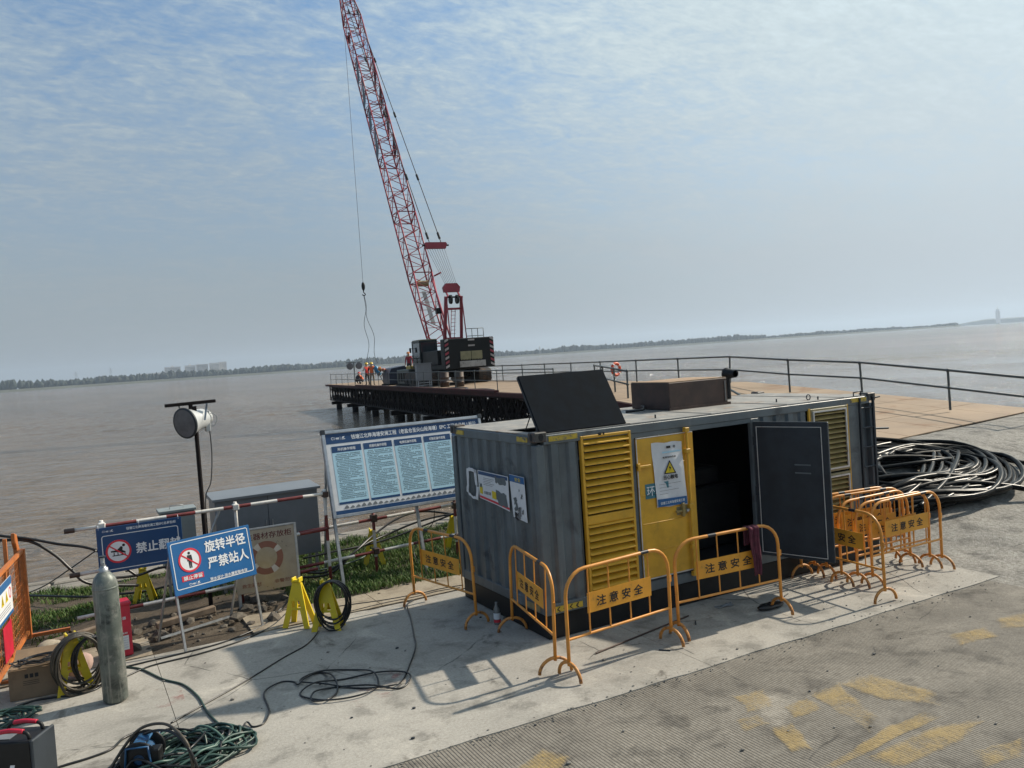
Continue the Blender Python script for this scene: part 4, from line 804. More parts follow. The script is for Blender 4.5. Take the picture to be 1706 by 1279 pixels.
def outline(x0, z0, x1, z1, t, y, r=.04):
    mb = MB(); n = 6; P = []
    for cx, cz, a0 in ((x1 - r, z1 - r, 0), (x0 + r, z1 - r, pi / 2), (x0 + r, z0 + r, pi), (x1 - r, z0 + r, 3 * pi / 2)):
        for k in range(n + 1):
            a = a0 + pi / 2 * k / n; P.append(((cx + r * cos(a), cz + r * sin(a)), (cx + (r - t) * cos(a), cz + (r - t) * sin(a))))
    v = [(p[0], y, p[1]) for pr in P for p in pr]; m = len(P)
    return mb.add(v, [(2 * i, 2 * ((i + 1) % m), 2 * ((i + 1) % m) + 1, 2 * i + 1) for i in range(m)])
def prohibit(parent, cx, cz, r, y, kind):
    o = MB().disc(cx, cz, r, y).build('symbol_disc', m_wink, parent)
    if kind == 'stand':
        mb = MB().disc(cx, cz + r * .58, r * .12, y - .001, n=14); k = r
        mb.plate([(cx - .2 * k, cz + .42 * k), (cx + .2 * k, cz + .42 * k), (cx + .24 * k, cz - .08 * k), (cx + .15 * k, cz - .08 * k), (cx + .13 * k, cz - .66 * k), (cx + .02 * k, cz - .66 * k), (cx, cz - .1 * k), (cx - .02 * k, cz - .66 * k), (cx - .13 * k, cz - .66 * k), (cx - .15 * k, cz - .08 * k), (cx - .24 * k, cz - .08 * k)], y - .001)
        mb.build('figure_print', m_ink, o)
    else:
        k = r; mb = MB().disc(cx + .42 * k, cz + .48 * k, r * .12, y - .001, n=14)
        mb.plate([(cx + .34 * k, cz + .34 * k), (cx + .2 * k, cz + .42 * k), (cx - .12 * k, cz + .12 * k), (cx - .6 * k, cz + .1 * k), (cx - .6 * k, cz - .02 * k), (cx - .05 * k, cz - .06 * k), (cx + .12 * k, cz - .12 * k), (cx + .5 * k, cz - .2 * k), (cx + .55 * k, cz - .1 * k), (cx + .3 * k, cz + .06 * k)], y - .001)
        mb.rect(cx - .5 * k, cz - .38 * k, cx + .55 * k, cz - .30 * k, y - .001)
        for q in (-.4, -.1, .2, .45): mb.rect(cx + q * k, cz - .30 * k, cx + (q + .07) * k, cz - .06 * k, y - .0012)
        mb.build('figure_print', m_ink, o)
    MB().ring(cx, cz, r * .84, r, y - .002, 0, 32).build('red_ring', m_red, o); a = -pi / 4 * .85; c, s = cos(a), sin(a); L, t = r * .86, r * .055
    MB().plate([(cx - L * c + t * s, cz - L * s - t * c), (cx + L * c + t * s, cz + L * s - t * c), (cx + L * c - t * s, cz + L * s + t * c), (cx - L * c - t * s, cz - L * s + t * c)], y - .0025).build('red_slash', m_red, o)
def leaning(name, label, cat, loc, rz, lean):
    t = thing(name, label, cat, loc, rz); t.rotation_mode = 'XYZ'; t.rotation_euler = (0, 0, rz); t.matrix_world = Matrix.Translation(loc) @ Matrix.Rotation(rz, 4, 'Z') @ Matrix.Rotation(-radians(lean), 4, 'X'); return t
# --- blue A-frame sign in front
s2 = leaning('warning_sign', 'bright blue metal sign on legs reading keep out of the swing radius', 'sign', (-3.79, 2.61, 0), atan2(.44, 1.11), 10)
MB().box(0, -.012, .71, 1.18, .012, 1.40).build('panel', m_blue, s2, bevel=.003)
for x in (.03, 1.15): MB().box(x - .014, .013, .002, x + .014, .037, 1.38).build('leg', m_alu, s2)
MB().box(.045, .014, .73, 1.135, .034, .755).build('brace', m_alu, s2)
outline(.035, .775, 1.145, 1.37, .010, -.0145, .03).build('border_line', m_wink, s2)
prohibit(s2, .265, 1.12, .155, -.015, 'stand')
MB().rect(.12, .865, .42, .935, -.015).build('red_panel', m_red, s2); text('禁止停留', .26, .055, m_wink, s2, .27, .90, -.0175, .03)
text('旋转半径', .60, .155, m_wink, s2, .79, 1.235, -.016, .03); text('严禁站人', .60, .155, m_wink, s2, .80, 1.02, -.016, .03)
text('浙水设计·浙水建安联合体', .55, .045, m_wink, s2, .77, .81, -.016, .03); logo(s2, .22, .815, .032, -.016, m_wink)
bl_ = link('back_frame', None, s2, M=Matrix.Rotation(radians(30), 4, 'X'))
# rear legs open backwards
for x in (.06, 1.12): MB().bar((x, .03, 1.32), (x, .78, .12), .025, .025).build('rear_leg', m_galv, s2)
MB().bar((.08, .74, .17), (1.10, .74, .17), .02, .03).build('rear_brace', m_galv, s2)
bpy.data.objects.remove(bl_)
# --- darker blue sign tied to the pipe fence
s1 = thing('no_climbing_sign', 'dark blue sign tied to the pipe fence, reading no climbing over', 'sign', (-4.63, 4.42, 0), .02)
MB().box(0, -.008, .79, 1.12, .008, 1.44).build('panel', m_navy, s1, bevel=.003); outline(.06, .83, 1.07, 1.325, .010, -.0105, .035).build('border_line', m_wink, s1)
prohibit(s1, .265, 1.08, .165, -.011, 'climb'); text('禁止翻越', .60, .155, m_wink, s1, .79, 1.085, -.0115, .03); text('钱塘江北岸海塘安澜工程EPC总承包I标', .66, .042, m_wink, s1, .715, 1.385, -.0105, .03); logo(s1, .09, 1.385, .03, -.0105, m_wink)
for x in (.03, .55, 1.08): MB().tube([(x, -.012, 1.42), (x, .03, 1.47), (x, .06, 1.44), (x, .012, 1.41)], .004, 5, True).build('wire_tie', m_wink, s1)
# --- big notice board
bd = leaning('notice_board', 'large white and blue notice board with columns of rules on a leaning steel frame', 'notice board', (-1.28, 4.08, 0), 0, 14.5)
BW, B0, B1 = 2.86, 1.10, 2.52
MB().box(.04, -.014, B0 + .05, BW - .04, .008, B1 - .05).build('panel', m_white, bd)
for nm, r in (('frame_bar', (0, B0, .05, B1)), ('frame_bar', (BW - .05, B0, BW, B1)), ('frame_bar', (.052, B1 - .05, BW - .052, B1)), ('frame_bar', (.052, B0, BW - .052, B0 + .05))): MB().box(r[0], -.035, r[1], r[2], .02, r[3]).build(nm, m_alu, bd, bevel=.005)
for x in (-.012, BW - .048): MB().box(x, -.045, B1 - .055, x + .07, .03, B1 + .02).build('corner_cap', m_greyd, bd, bevel=.006)
for x in (.025, 1.43, BW - .025): MB().bar((x, .045, 0), (x, .045, B1 - .1), .045, .045).build('post', m_galv, bd)
for x in (.025, BW - .025): MB().bar((x, .06, B0 + .9), (x, 1.05, .30), .035, .035).build('back_strut', m_galv, bd)
y_ = -.0165
MB().rect(.055, 2.30, BW - .055, 2.465, y_).build('title_band', m_navy, bd); MB().rect(.055, 1.155, BW - .055, 1.215, y_).build('bottom_band', m_navy, bd)
text('钱塘江北岸海塘安澜工程（老盐仓至尖山段海塘）EPC 工程总承包 I 标段', 2.28, .085, m_wink, bd, 1.62, 2.385, y_ - .002, .03); logo(bd, .17, 2.385, .05, y_ - .002, m_wink)
hd_ = ['吊机操作规程', '挖掘机操作规程', '电焊机操作规程', '切割机操作规程', '安全操作规程']
for k in range(5):
    x0 = .13 + k * .535; x1 = x0 + .495
    if x1 > BW - .06: x1 = BW - .07
    c = MB().rect(x0, 1.31, x1, 2.255, y_).build('text_column', m_sky, bd); MB().rect(x0, 2.15, x1, 2.255, y_ - .001).build('column_head', m_navy, c); MB().rect(x0, 1.31, x1, 1.345, y_ - .001).build('column_foot', m_navy, c)
    text(hd_[k], .3, .05, m_wink, c, (x0 + x1) / 2, 2.20, y_ - .0025, .03)
    mb = MB(); nl = 27
    for r in range(nl):
        z = 2.12 - r * .0278; x = x0 + .045 + (.02 if r % 4 == 0 else 0); xe = x1 - .03 - (random.uniform(.05, .25) if r % 4 == 3 else 0)
        while x < xe:
            if random.random() < .94:
                for s_ in range(2): zz_ = z + random.uniform(-.006, .006); mb.rect(x + random.uniform(0, .003), zz_ - .0022, x + .0125, zz_ + .0022, y_ - .002)
                xx = x + random.uniform(.003, .010); mb.rect(xx - .0017, z - .009, xx + .0017, z + .009, y_ - .0023)
            x += .0175
    tag(mb.build('body_text', m_ink, c), kind='stuff')
mb = MB()
for i in range(26):
    x = .2 + i * .095; h = .03 + .03 * random.random(); mb.plate([(x, 1.235), (x + .08, 1.235), (x + .07, 1.235 + h * .6), (x + .045, 1.235 + h), (x + .015, 1.235 + h * .5)], y_ - .001 - .00005 * i)
tag(mb.build('skyline_print', m_cab, bd), kind='stuff')
# --- stainless panel with the life-ring, and the cabinet behind
ls = leaning('life_saving_sign', 'stainless steel panel with a printed red life-ring before the grey cabinet', 'sign', (-2.86, 4.12, -.03), -.02, 3)
MB().box(0, -.01, .24, .93, .01, 1.16).build('panel', m_steel, ls, bevel=.004); MB().box(.9, -.02, .22, .935, .02, 1.18).box(0, -.02, 1.165, .898, .02, 1.185).build('edge_trim', m_alu, ls)
for x in (.04, .89): MB().box(x - .02, .012, 0, x + .02, .045, .9).build('leg', m_galv, ls)
m_fadeR = M('faded red print', (.22, .09, .06), .4); m_fadeW = M('faded pale print', (.5, .46, .4), .5); m_dred = M('dark red print', (.10, .02, .02), .5)
rg = MB().ring(.46, .72, .16, .25, -.0125, 0, 36).build('ring_print', m_fadeR, ls)
for a in (.4, 2.0, 3.5, 5.1): MB().ring(.46, .72, .158, .252, -.014, 0, 6, a, a + .38).build('ring_band', m_fadeW, rg)
text('救生器材存放柜', .80, .10, m_dred, ls, .46, 1.055, -.0125, .02); text('救生器材', .28, .06, m_fadeR, ls, .22, .35, -.0125, .02); text('非警勿动', .30, .06, m_fadeR, ls, .70, .35, -.0125, .02)
cb = thing('storage_cabinet', 'large blue-grey steel cabinet with a sloped lid behind the pipe fence', 'cabinet', (-2.90, 5.35, -.05))
MB().box(0, 0, .42, 1.66, .62, 1.50).build('body', m_cab, cb, bevel=.008); MB().add([], []).slab([(-.04, 1.503), (1.70, 1.503), (1.70, 1.54), (-.04, 1.54)], -.06, .66).build('lid', m_cab, cb)
MB().add([(-.04, -.06, 1.542), (1.70, -.06, 1.542), (1.70, .66, 1.542), (-.04, .66, 1.542), (-.04, .66, 1.585), (1.70, .66, 1.585)], [(0, 1, 5, 4), (0, 4, 3), (1, 2, 5), (3, 4, 5, 2)]).build('lid_slope', m_cab, cb)
MB().box(.825, -.006, .45, .832, -.001, 1.48).build('door_gap', m_greyd, cb)
for x in (.05, 1.56):
    for y in (.05, .52): MB().box(x, y, .0, x + .05, y + .05, .418).build('leg', m_galv, cb)
for x in (.78, .88): MB().cyl((x, -.03, .95), (x, -.03, 1.1), .01, n=8).build('handle', m_galv, cb)
sbx = thing('meter_box', 'small grey-green electric box with a handle on its lid, behind the lamp post', 'electric box', (-3.70, 5.4, -.05))
m_gg = M('box grey green', (.24, .27, .265), .4, var=.08)
MB().box(0, 0, .55, .5, .3, 1.42).build('body', m_gg, sbx, bevel=.006); MB().box(-.03, -.04, 1.423, .53, .33, 1.465).build('lid', m_gg, sbx, bevel=.006); MB().tube([(.15, .12, 1.465), (.15, .12, 1.51), (.35, .12, 1.51), (.35, .12, 1.465)], .006, 6).build('handle', m_galv, sbx)
for x in (.05, .43): MB().box(x, .12, 0, x + .04, .16, .548).build('leg', m_galv, sbx)
# --- floodlight on its post
fl = thing('floodlight', 'round white floodlight under a short bar on a dark post by the fence', 'floodlight', (-3.17, 4.62, -.03))
MB().cyl((0, 0, 0), (-.01, 0, 3.06), .032, n=12).build('post', m_truss, fl); MB().bar((-.42, -.03, 3.10), (.30, -.0, 3.115), .055, .05).build('cross_bar', m_truss, fl, bevel=.008)
MB().cyl((-.06, 0, 3.02), (-.06, 0, 3.09), .03, n=8).build('bracket', m_truss, fl)
ax = Vector((-.80, -.57, -.12)).normalized(); Mr = ax.to_track_quat('Z', 'Y').to_matrix(); hc_ = Vector((-.02, .06, 2.84))
hs = MB().lathe([(.0, -.20), (.13, -.20), (.15, -.17), (.165, -.02), (.205, .12), (.222, .16)], hc_, 28, M=Mr).build('lamp_housing', m_lampw, fl)
MB().lathe([(.224, .145), (.232, .16), (.232, .185), (.21, .19)], hc_, 28, M=Mr).build('rim', m_greyd, hs)
m_lens = M('dusty lamp glass', (.12, .125, .135), .22, var=.15, vs=6); MB().lathe([(.215, .186), (.12, .196), (0, .2)], hc_, 28, M=Mr).build('lens', m_lens, hs)
MB().lathe([(.0, -.206), (.10, -.206), (.10, -.28), (.07, -.3), (0, -.3)], hc_, 16, M=Mr).build('gear_box', m_lampw, hs)
for sx_ in (-1, 1): MB().bar(hc_ + Mr @ Vector((.2 * sx_, 0, -.02)), Vector((-.02 + .2 * sx_, .05, 3.09)), .03, .008).build('yoke', m_galv, fl)
MB().box(.14, .06, 2.66, .21, .20, 2.98).build('ballast_box', m_lampw, fl, bevel=.006); MB().tube([(.25 + .07 * cos(a) * (1 + .1 * sin(3 * a)), .12, 2.83 + .10 * sin(a)) for a in np.linspace(0, 6 * pi, 40)], .006, 5).build('coiled_lead', m_cab, fl)
MB().tube(catmull([(.20, .12, 2.68), (.20, .1, 2.3), (.15, .06, 1.9), (.05, .03, 1.65), (.04, .02, 1.0)], 8), .008, 6).build('lead', m_rubber, fl)
# --- red and white pipe fence
def band_pipe(p0, p1, r, n, start=0, par=None, name='rail', seglen=.45):
    p0, p1 = Vector(p0), Vector(p1); L = (p1 - p0).length; k = max(1, round(L / seglen)); pts = []; mi = []
    for i in range(k + 1): pts.append(p0 + (p1 - p0) * i / k); mi.append((i + start) % 2)
    return MB().tube(pts, r, 10, mis=mi).build(name, [m_pwhite, m_pred], par)
f1 = thing('pipe_fence', 'red and white pipe fence behind the blue signs', 'fence', (0, 4.5, 0)); R_ = .026
band_pipe((-4.90, 0, 1.45), (-1.30, .0, 1.47), R_, 0, 0, f1, seglen=.42); band_pipe((-4.88, .03, .82), (-1.35, 0, .90), R_, 0, 0, f1, seglen=.42); band_pipe((-4.95, .0, .22), (-1.55, 0, .30), R_, 0, 0, f1, seglen=.42)
MB().cyl((-5.02, 0, 1.45), (-4.89, 0, 1.45), .034, n=10).build('end_cap', m_rustbox, f1); MB().cyl((-5.0, .03, .82), (-4.87, .03, .82), .034, n=10).build('end_cap', m_rustbox, f1)
for x in (-4.55, -2.72, -1.34): band_pipe((x, .05, -.12), (x, .05, 1.53), R_, 0, 1, f1, 'post', .4); MB().box(x - .045, -.035, 1.41, x + .045, .085, 1.50).build('clamp', m_pwhite if x < -2 else m_rustbox, f1, bevel=.01)
MB().cyl((-3.35, .04, .55), (-2.95, .04, 1.45), .02, n=8).build('diagonal_brace', m_galv, f1)
f2 = thing('pipe_fence', 'lower red and white pipe fence running behind the notice board', 'fence', (0, 4.75, 0))
band_pipe((-1.75, 0, .86), (1.75, .05, .93), R_, 0, 1, f2, seglen=.5); band_pipe((-1.9, 0, .30), (1.75, .05, .40), R_, 0, 1, f2, seglen=.5)
for x in (-.48, 1.02): band_pipe((x, .05, -.2), (x, .05, 1.15), R_, 0, 1, f2, 'post', .42); MB().box(x - .05, -.03, .84, x + .05, .09, .96).build('clamp', m_rustbox, f2, bevel=.01); MB().box(x - .05, -.03, .30, x + .05, .09, .40).build('clamp', m_rustbox, f2, bevel=.01)
# ================================================================ FOREGROUND THINGS ON THE LEFT
gc = thing('gas_cylinder', 'tall weathered grey-green gas cylinder standing on the pad', 'gas cylinder', (-4.63, 1.46, 0), 0); gc.rotation_euler = (.01, -.012, 0)
R0 = .128
MB().lathe([(0, .004), (R0 * .8, .004), (R0, .03), (R0, 1.26), (R0 * .97, 1.31), (R0 * .82, 1.37), (R0 * .52, 1.415), (.045, 1.43)], n=36).build('body', m_cyl, gc); MB().lathe([(.047, 1.425), (.047, 1.47), (.03, 1.475), (.03, 1.50)], n=16).build('neck_ring', m_galv, gc)
vv = MB().cyl((0, 0, 1.49), (0, 0, 1.58), .022, n=10).cyl((0, -.07, 1.53), (0, .05, 1.53), .014, n=8).build('valve', m_galv, gc); MB().cyl((0, 0, 1.585), (0, 0, 1.60), .035, n=12).build('valve_wheel', m_greyd, vv)
MB().lathe([(R0 + .001, 1.245), (R0 + .004, 1.25), (R0 + .004, 1.262), (R0 + .001, 1.267)], n=36).build('weld_ring', m_cyl, gc)
fx = thing('fire_box', 'red steel fire extinguisher box with white lettering, behind the gas cylinder', 'fire box', (-4.66, 2.92, 0), .10)
MB().box(0, 0, .02, .31, .24, .66).build('body', m_fire, fx, bevel=.006); MB().box(-.012, -.02, .662, .322, .25, .70).build('lid', m_fire, fx, bevel=.006); MB().box(.02, .02, 0, .29, .22, .018).build('plinth', m_black, fx)
text('灭火器', .13, .04, m_wink, fx, .19, .50, -.003, .01); MB().rect(.11, .10, .27, .28, -.003).build('inspection_card', m_white, fx)
for k in range(5): MB().rect(.12, .13 + k * .03, .26, .132 + k * .03, -.0045).build('card_line', m_blue, fx)
text('消防器材', .14, .025, m_wink, fx, .19, .31, -.003, .01)
# --- yellow A-frame cable stands
def astand_meshes():
    out = {}; mb = MB()
    def tp(z): return .058 + (.20 - .058) * (1 - z / .62)            # half width at height z
    T0, T1 = -.011, .011
    mb.slab([(-tp(.36), .36), (tp(.36), .36), (tp(.60), .60), (-tp(.60), .60)], T0, T1)
    mb.slab([(-tp(.24), .24), (tp(.24), .24), (tp(.27), .27), (-tp(.27), .27)], T0, T1)
    for a, b_ in ((-1, -.50), (-.14, .14), (.50, 1)): mb.slab([(a * tp(.27), .27), (b_ * tp(.27), .27), (b_ * tp(.36), .36), (a * tp(.36), .36)], T0, T1)
    for s_ in (-1, 1): mb.slab([(s_ * tp(.0), 0), (s_ * (tp(0) - .075), 0), (s_ * (tp(.24) - .085), .24), (s_ * tp(.24), .24)][::s_], T0, T1)
    out['plate'] = mb.mesh('side_plate', m_ystand, fixn=True)
    out['hook'] = MB().box(-.06, -.04, .60, .06, .04, .635).box(-.06, -.055, .60, -.035, .055, .665).box(.035, -.055, .60, .06, .055, .665).mesh('top_hook', m_ystand, bevel=.006)
    return out
AST = astand_meshes()
def astand(x, y, rz, label, z=0., sc=1.):
    t = thing('cable_stand', label, 'cable stand', (x, y, z), rz, 'yellow A-frame cable stands'); t.scale = (sc,) * 3
    for s_ in (-1, 1): link('side_plate', AST['plate'], t, M=Matrix.Translation((0, s_ * .115, 0)) @ Matrix.Rotation(radians(10) * s_, 4, 'X'))
    link('top_hook', AST['hook'], t); return t
astand(-2.30, 2.72, -.75, 'yellow cable stand without a coil, nearest the blue swing-radius sign')
astand(-2.02, 2.33, -.55, 'yellow cable stand carrying the round black coil')
astand(-5.02, 2.12, .15, 'yellow cable stand draped with olive cable, beside the gas cylinder')
astand(-3.98, 6.0, -.35, 'yellow cable stand seen beneath the dark blue sign', -.08, .85)
astand(-.30, 5.45, -.3, 'yellow cable stand on the grass below the middle of the notice board', -.06)
astand(1.28, 5.5, -.2, 'yellow cable stand on the grass beside the container edge', -.06)
def coil(c, rx, rz_, n, r, mat, label, seed, yaw, tilt=0., dy=.05, group=None, drop=0.):
    rd = random.Random(seed); pts = []
    for i in range(n * 18):
        a = 2 * pi * i / 18 + pi / 2; k = i // 18; s = 1 + .13 * sin(k * 1.9) + .06 * rd.uniform(-1, 1) * (i % 6 == 0)
        pts.append(Vector((rx * s * cos(a), dy * sin(k * 1.3 + a * .5), rz_ * (sin(a) - 1) * (1 + .14 * sin(k * 2.7 + .6)) - drop)))
    Mx = Matrix.Rotation(yaw, 3, 'Z'); q = [Mx @ p + Vector(c) for p in pts]
    for p in q: p.z = max(p.z, r + .004)
    return MB().tube(catmull(q, 2), r, 6).build('cable_coil', mat, label=label, cat='cable coil')
coil((-1.98, 2.20, .66), .21, .29, 15, .0095, m_rubber, 'round black cable coil hung on a yellow stand', 5, -.45, dy=.05)
coil((-4.96, 2.0, .66), .24, .31, 15, .010, m_bcable, 'olive brown cable coil draped over the yellow stand by the cylinder', 9, .1, dy=.10)
coil((-4.82, 2.02, .60), .19, .28, 5, .010, m_rubber, 'dark cable loops hanging beside the olive coil', 12, .2, dy=.05)
# --- cardboard box, bag, stones
bx_ = thing('cardboard_box', 'worn brown cardboard box with printed marks by the orange barrier', 'box', (-5.66, 2.20, 0), -.12)
MB().box(0, 0, 0.002, .52, .38, .34).build('carton', m_card, bx_, bevel=.004); MB().add([(0, 0, .342), (.52, 0, .342), (.54, -.12, .40), (.0, -.13, .385)], [(0, 1, 2, 3)]).build('flap', m_card, bx_); MB().add([(0, .38, .342), (.52, .38, .342), (.50, .5, .42), (.01, .5, .43)], [(0, 1, 2, 3)]).build('flap', m_card, bx_)
for k in range(3): MB().rect(.16 + k * .05, .235, .195 + k * .05, .28, -.002).rect(.14, .20 - k * .02, .30, .205 - k * .02, -.002).build('printed_mark', m_ink, bx_)
MB().rect(.46, .14, .50, .19, -.002).build('sticker', m_white, bx_)
mb = MB().sph((0, 0, .14), .16, 16, 10, sc=(1.1, .9, .85)); mb.v = [tuple(Vector(p) * (1 + .10 * mnoise.noise(Vector(p) * 6))) for p in mb.v]
m_sack = M('pinkish sack', (.36, .25, .21), .85, var=.2, vs=6, bump=.4, bs=60)
mb.build('sack', m_sack, label='small dusty sack slumped behind the cable stand', cat='sack', loc=(-4.98, 2.55, .02))
mb = MB().sph((0, 0, .12), .15, 14, 9, sc=(1.1, 1.1, .7)); mb.v = [tuple(Vector(p) * (1 + .12 * mnoise.noise(Vector(p) * 5))) for p in mb.v]; mb.build('sack', m_sandc, label='pale sack lying on top of the rubble behind the cardboard box', cat='sack', loc=(-5.25, 2.95, .18))
MB().tube(tangle(-5.38, 2.35, .24, .16, 0, .06, .01, 31, 5), .008, 6).build('loose_cable', m_rubber, label='thin black cable looped over the cardboard box', cat='cable', loc=(0, 0, .36))
# --- welder with red handles
wd = thing('welding_machine', 'black welding machine with two red carrying handles, cut by the left edge', 'welder', (-5.46, .02, 0), radians(-30))
MB().box(-.42, -.16, .02, .20, .16, .40).build('casing', m_black, wd, bevel=.012); MB().box(.195, -.17, .01, .225, .17, .41).build('end_frame', m_greyd, wd, bevel=.01); MB().box(-.30, -.10, .402, -.02, .10, .406).build('top_label', m_cab, wd)
for y in (-.10, .10):
    hh_ = MB().tube(catmull([(-.16, y, .40), (-.13, y, .455), (0, y, .47), (.13, y, .455), (.16, y, .40)], 6), .016, 8).build('handle', m_black, wd); MB().tube(catmull([(-.10, y, .468), (0, y, .478), (.11, y, .466)], 6), .021, 8).build('red_grip', m_fire, hh_)
MB().plate([(-.02, .10), (.02, .10), (.05, .2), (.01, .2)], -.163).build('painted_mark', m_wink, wd)
for z in (.10, .14, .18, .22, .26, .30): MB().box(-.36, -.1625, z, -.12, -.1595, z + .014).build('vent_slot', m_inside, wd)
for x in (-.38, .16):
    for y in (-.13, .13): MB().cyl((x, y, 0), (x, y, .022), .02, n=8).build('rubber_foot', m_rubber, wd)
# --- orange mesh barrier at the left edge
ob = thing('mesh_barrier', 'orange steel mesh barrier with a safety placard at the left edge', 'barrier', (-5.88, 2.10, 0), radians(83))
L_ = 2.7
def obar(p0, p1, w=.045): MB().bar(p0, p1, w, w).build('frame_bar', m_orange, ob)
obar((0, 0, .06), (0, 0, 1.25)); obar((L_, 0, .0), (L_, 0, 1.25), .07); obar((0, 0, 1.23), (L_, 0, 1.23)); obar((0, 0, .10), (L_, 0, .10)); obar((L_ * .55, 0, .1), (L_ * .55, 0, 1.23))
for k in range(30): x = .04 + k * (L_ - .08) / 29; MB().cyl((x, 0, .10), (x, 0, 1.22), .0035, n=5).build('mesh_wire', m_orange, ob)
for k in range(12): z = .18 + k * .088; MB().cyl((.03, .006, z), (L_ - .03, .006, z), .0035, n=5).build('mesh_wire', m_orange, ob)
MB().slab([(L_ - .02, .0), (L_ + .16, .0), (L_ + .20, .3), (L_ + .20, 1.18), (L_ + .08, 1.34), (L_ + .04, 1.46), (L_ - .1, 1.50), (L_ - .1, 1.36), (L_ - .02, 1.26)], .05, .10).build('end_post', m_orange, ob, bevel=.008)
obar((L_ - .45, .12, .0), (L_ - .40, .12, 1.48)); obar((L_ * .3, .0, .02), (L_ * .3, -.4, .02)); obar((L_, .0, .03), (L_ + .05, -.5, .03))
pc = MB().box(.55, -.035, .66, 1.65, -.028, 1.12).build('placard', m_white, ob); MB().rect(.55, 1.02, 1.65, 1.12, -.037).build('placard_head', m_blue, pc); MB().rect(.55, .66, 1.65, .70, -.037).build('placard_foot', m_blue, pc)
for k in range(3):
    x = .75 + k * .24; tr = MB().plate([(x, .86), (x + .16, .86), (x + .08, 1.0)], -.037).build('warning_triangle', m_ystand, pc); MB().plate([(x + .06, .88), (x + .10, .88), (x + .08, .96)], -.039).build('triangle_mark', m_ink, tr)
MB().ring(1.52, .93, .05, .07, -.037, 0, 20).build('red_ring', m_red, pc)
for k in range(3): MB().rect(.7, .80 - k * .03, 1.5, .806 - k * .03, -.037).build('printed_line', m_ink, pc)
MB().box(1.0, -.03, .18, 1.5, -.022, .60).build('red_panel', m_fire, ob)
# ================================================================ SOIL: RUBBLE AND GRASS
mb = MB()
for k in range(90, 520):
    if k < 300: x, y = random.uniform(-6.0, -1.9), random.gauss(3.7, .45)
    elif k < 420: x, y = random.uniform(-6.5, 1.2), random.uniform(3.3, 4.2)
    else: x, y = random.uniform(-7, 4), random.uniform(3.5, 8)
    if y < 2.95: continue
    r = min(.11, random.expovariate(1 / .026) + .012) if k < 300 else random.uniform(.01, .035); s = random.random() * 9
    R3 = Matrix.Rotation(random.random() * 6, 3, 'Z') @ Matrix.Rotation(random.random() * 6, 3, 'X'); z0 = soilz(x, y) + r * .3
    mb.add([tuple(R3 @ Vector((q.x * r * 1.35, q.y * r, q.z * r * .8)) * (1 + .25 * mnoise.noise(q * 1.7 + Vector((s, s, 0)))) + Vector((x, y, z0))) for q in iv], ifc, random.choice([0, 0, 1]))
m_rub = ground_mat('rubble stone', (.16, .14, .115), (.12, .105, .085), (.07, .06, .05), (.24, .215, .18), speck=.8, bumps=.8, gscale=2)
tag(mb.build('rubble', [m_rub, m_soil]), 'broken stones and clods heaped along the soil behind the pad', 'rubble', kind='stuff')
for i, (x0, y0, x1, y1, lab) in enumerate(((-5.3, 4.05, -4.3, 4.35, 'old timber baulk lying in the rubble behind the cylinder'), (-4.0, 3.9, -3.2, 4.0, 'short broken timber in the soil behind the blue sign'))):
    MB().bar((x0, y0, .06), (x1, y1, .12), .10, .09).build('timber_baulk', M('grey timber', (.20, .15, .105), .85, var=.3, vs=7), label=lab, cat='timber', bevel=.01)
nb = 90000
gx = rng.uniform(-7.5, 5.8, nb); gy = 3.55 + 4.65 * rng.random(nb) ** .9; keep = np.zeros(nb, bool); hts = np.zeros(nb)
for i in range(nb):
    x, y = gx[i], gy[i]; n_ = mnoise.fractal(Vector((x * .9, y * .9, 5)), 1., 2., 4)
    d = n_ + (.75 if x > -2.0 and y > 3.6 else (-.15 if y < 5.2 else .25)) - (.7 if y < 3.72 and x < -2.0 else 0) - (.9 if -4.6 < x < -2.1 and y < 5.0 else 0)
    keep[i] = d > rng.uniform(-.1, .35); hts[i] = (.04 + .08 * rng.random()) * (1. if x > -2 else .8) * (1 + .6 * n_)
gx, gy, hts = gx[keep], gy[keep], hts[keep]; n_ = len(gx)
gz = np.array([soilz(x, y) for x, y in zip(gx, gy)]); a = rng.uniform(0, 2 * pi, n_); wd_ = rng.uniform(.004, .009, n_); ln = rng.uniform(.2, 1., n_) * hts; a2 = rng.uniform(0, 2 * pi, n_)
B = np.stack([gx, gy, gz - .01], 1); S_ = np.stack([np.cos(a) * wd_, np.sin(a) * wd_, 0 * a], 1); Ld = np.stack([np.cos(a2) * ln, np.sin(a2) * ln, hts], 1)
v = np.concatenate([B - S_, B + S_, B + Ld * np.array([.4, .4, .62]) + S_ * .8, B + Ld * np.array([.4, .4, .62]) - S_ * .8, B + Ld], 0)
I = np.arange(n_); q4 = np.stack([I, I + n_, I + 2 * n_, I + 3 * n_], 1).tolist(); q3 = np.stack([I + 3 * n_, I + 2 * n_, I + 4 * n_], 1).tolist()
me = bpy.data.meshes.new('grass'); me.from_pydata(v.tolist(), [], q4 + q3)
mg = bpy.data.materials.new('grass'); mg.use_nodes = True; nt = mg.node_tree; b = nt.nodes['Principled BSDF']; V = N(nt, 'ShaderNodeTexCoord').outputs['Object']
c = MIX(nt, RANGE(nt, NOISE(nt, V, 1.4, 5, .6), .35, .65), (.045, .10, .018), (.085, .145, .03)); c = MIX(nt, RANGE(nt, NOISE(nt, V, 28, 3, .6), .54, .70), c, (.19, .155, .07)); LK(nt, c, b.inputs['Base Color']); b.inputs['Roughness'].default_value = .6; b.inputs['Specular IOR Level'].default_value = .25
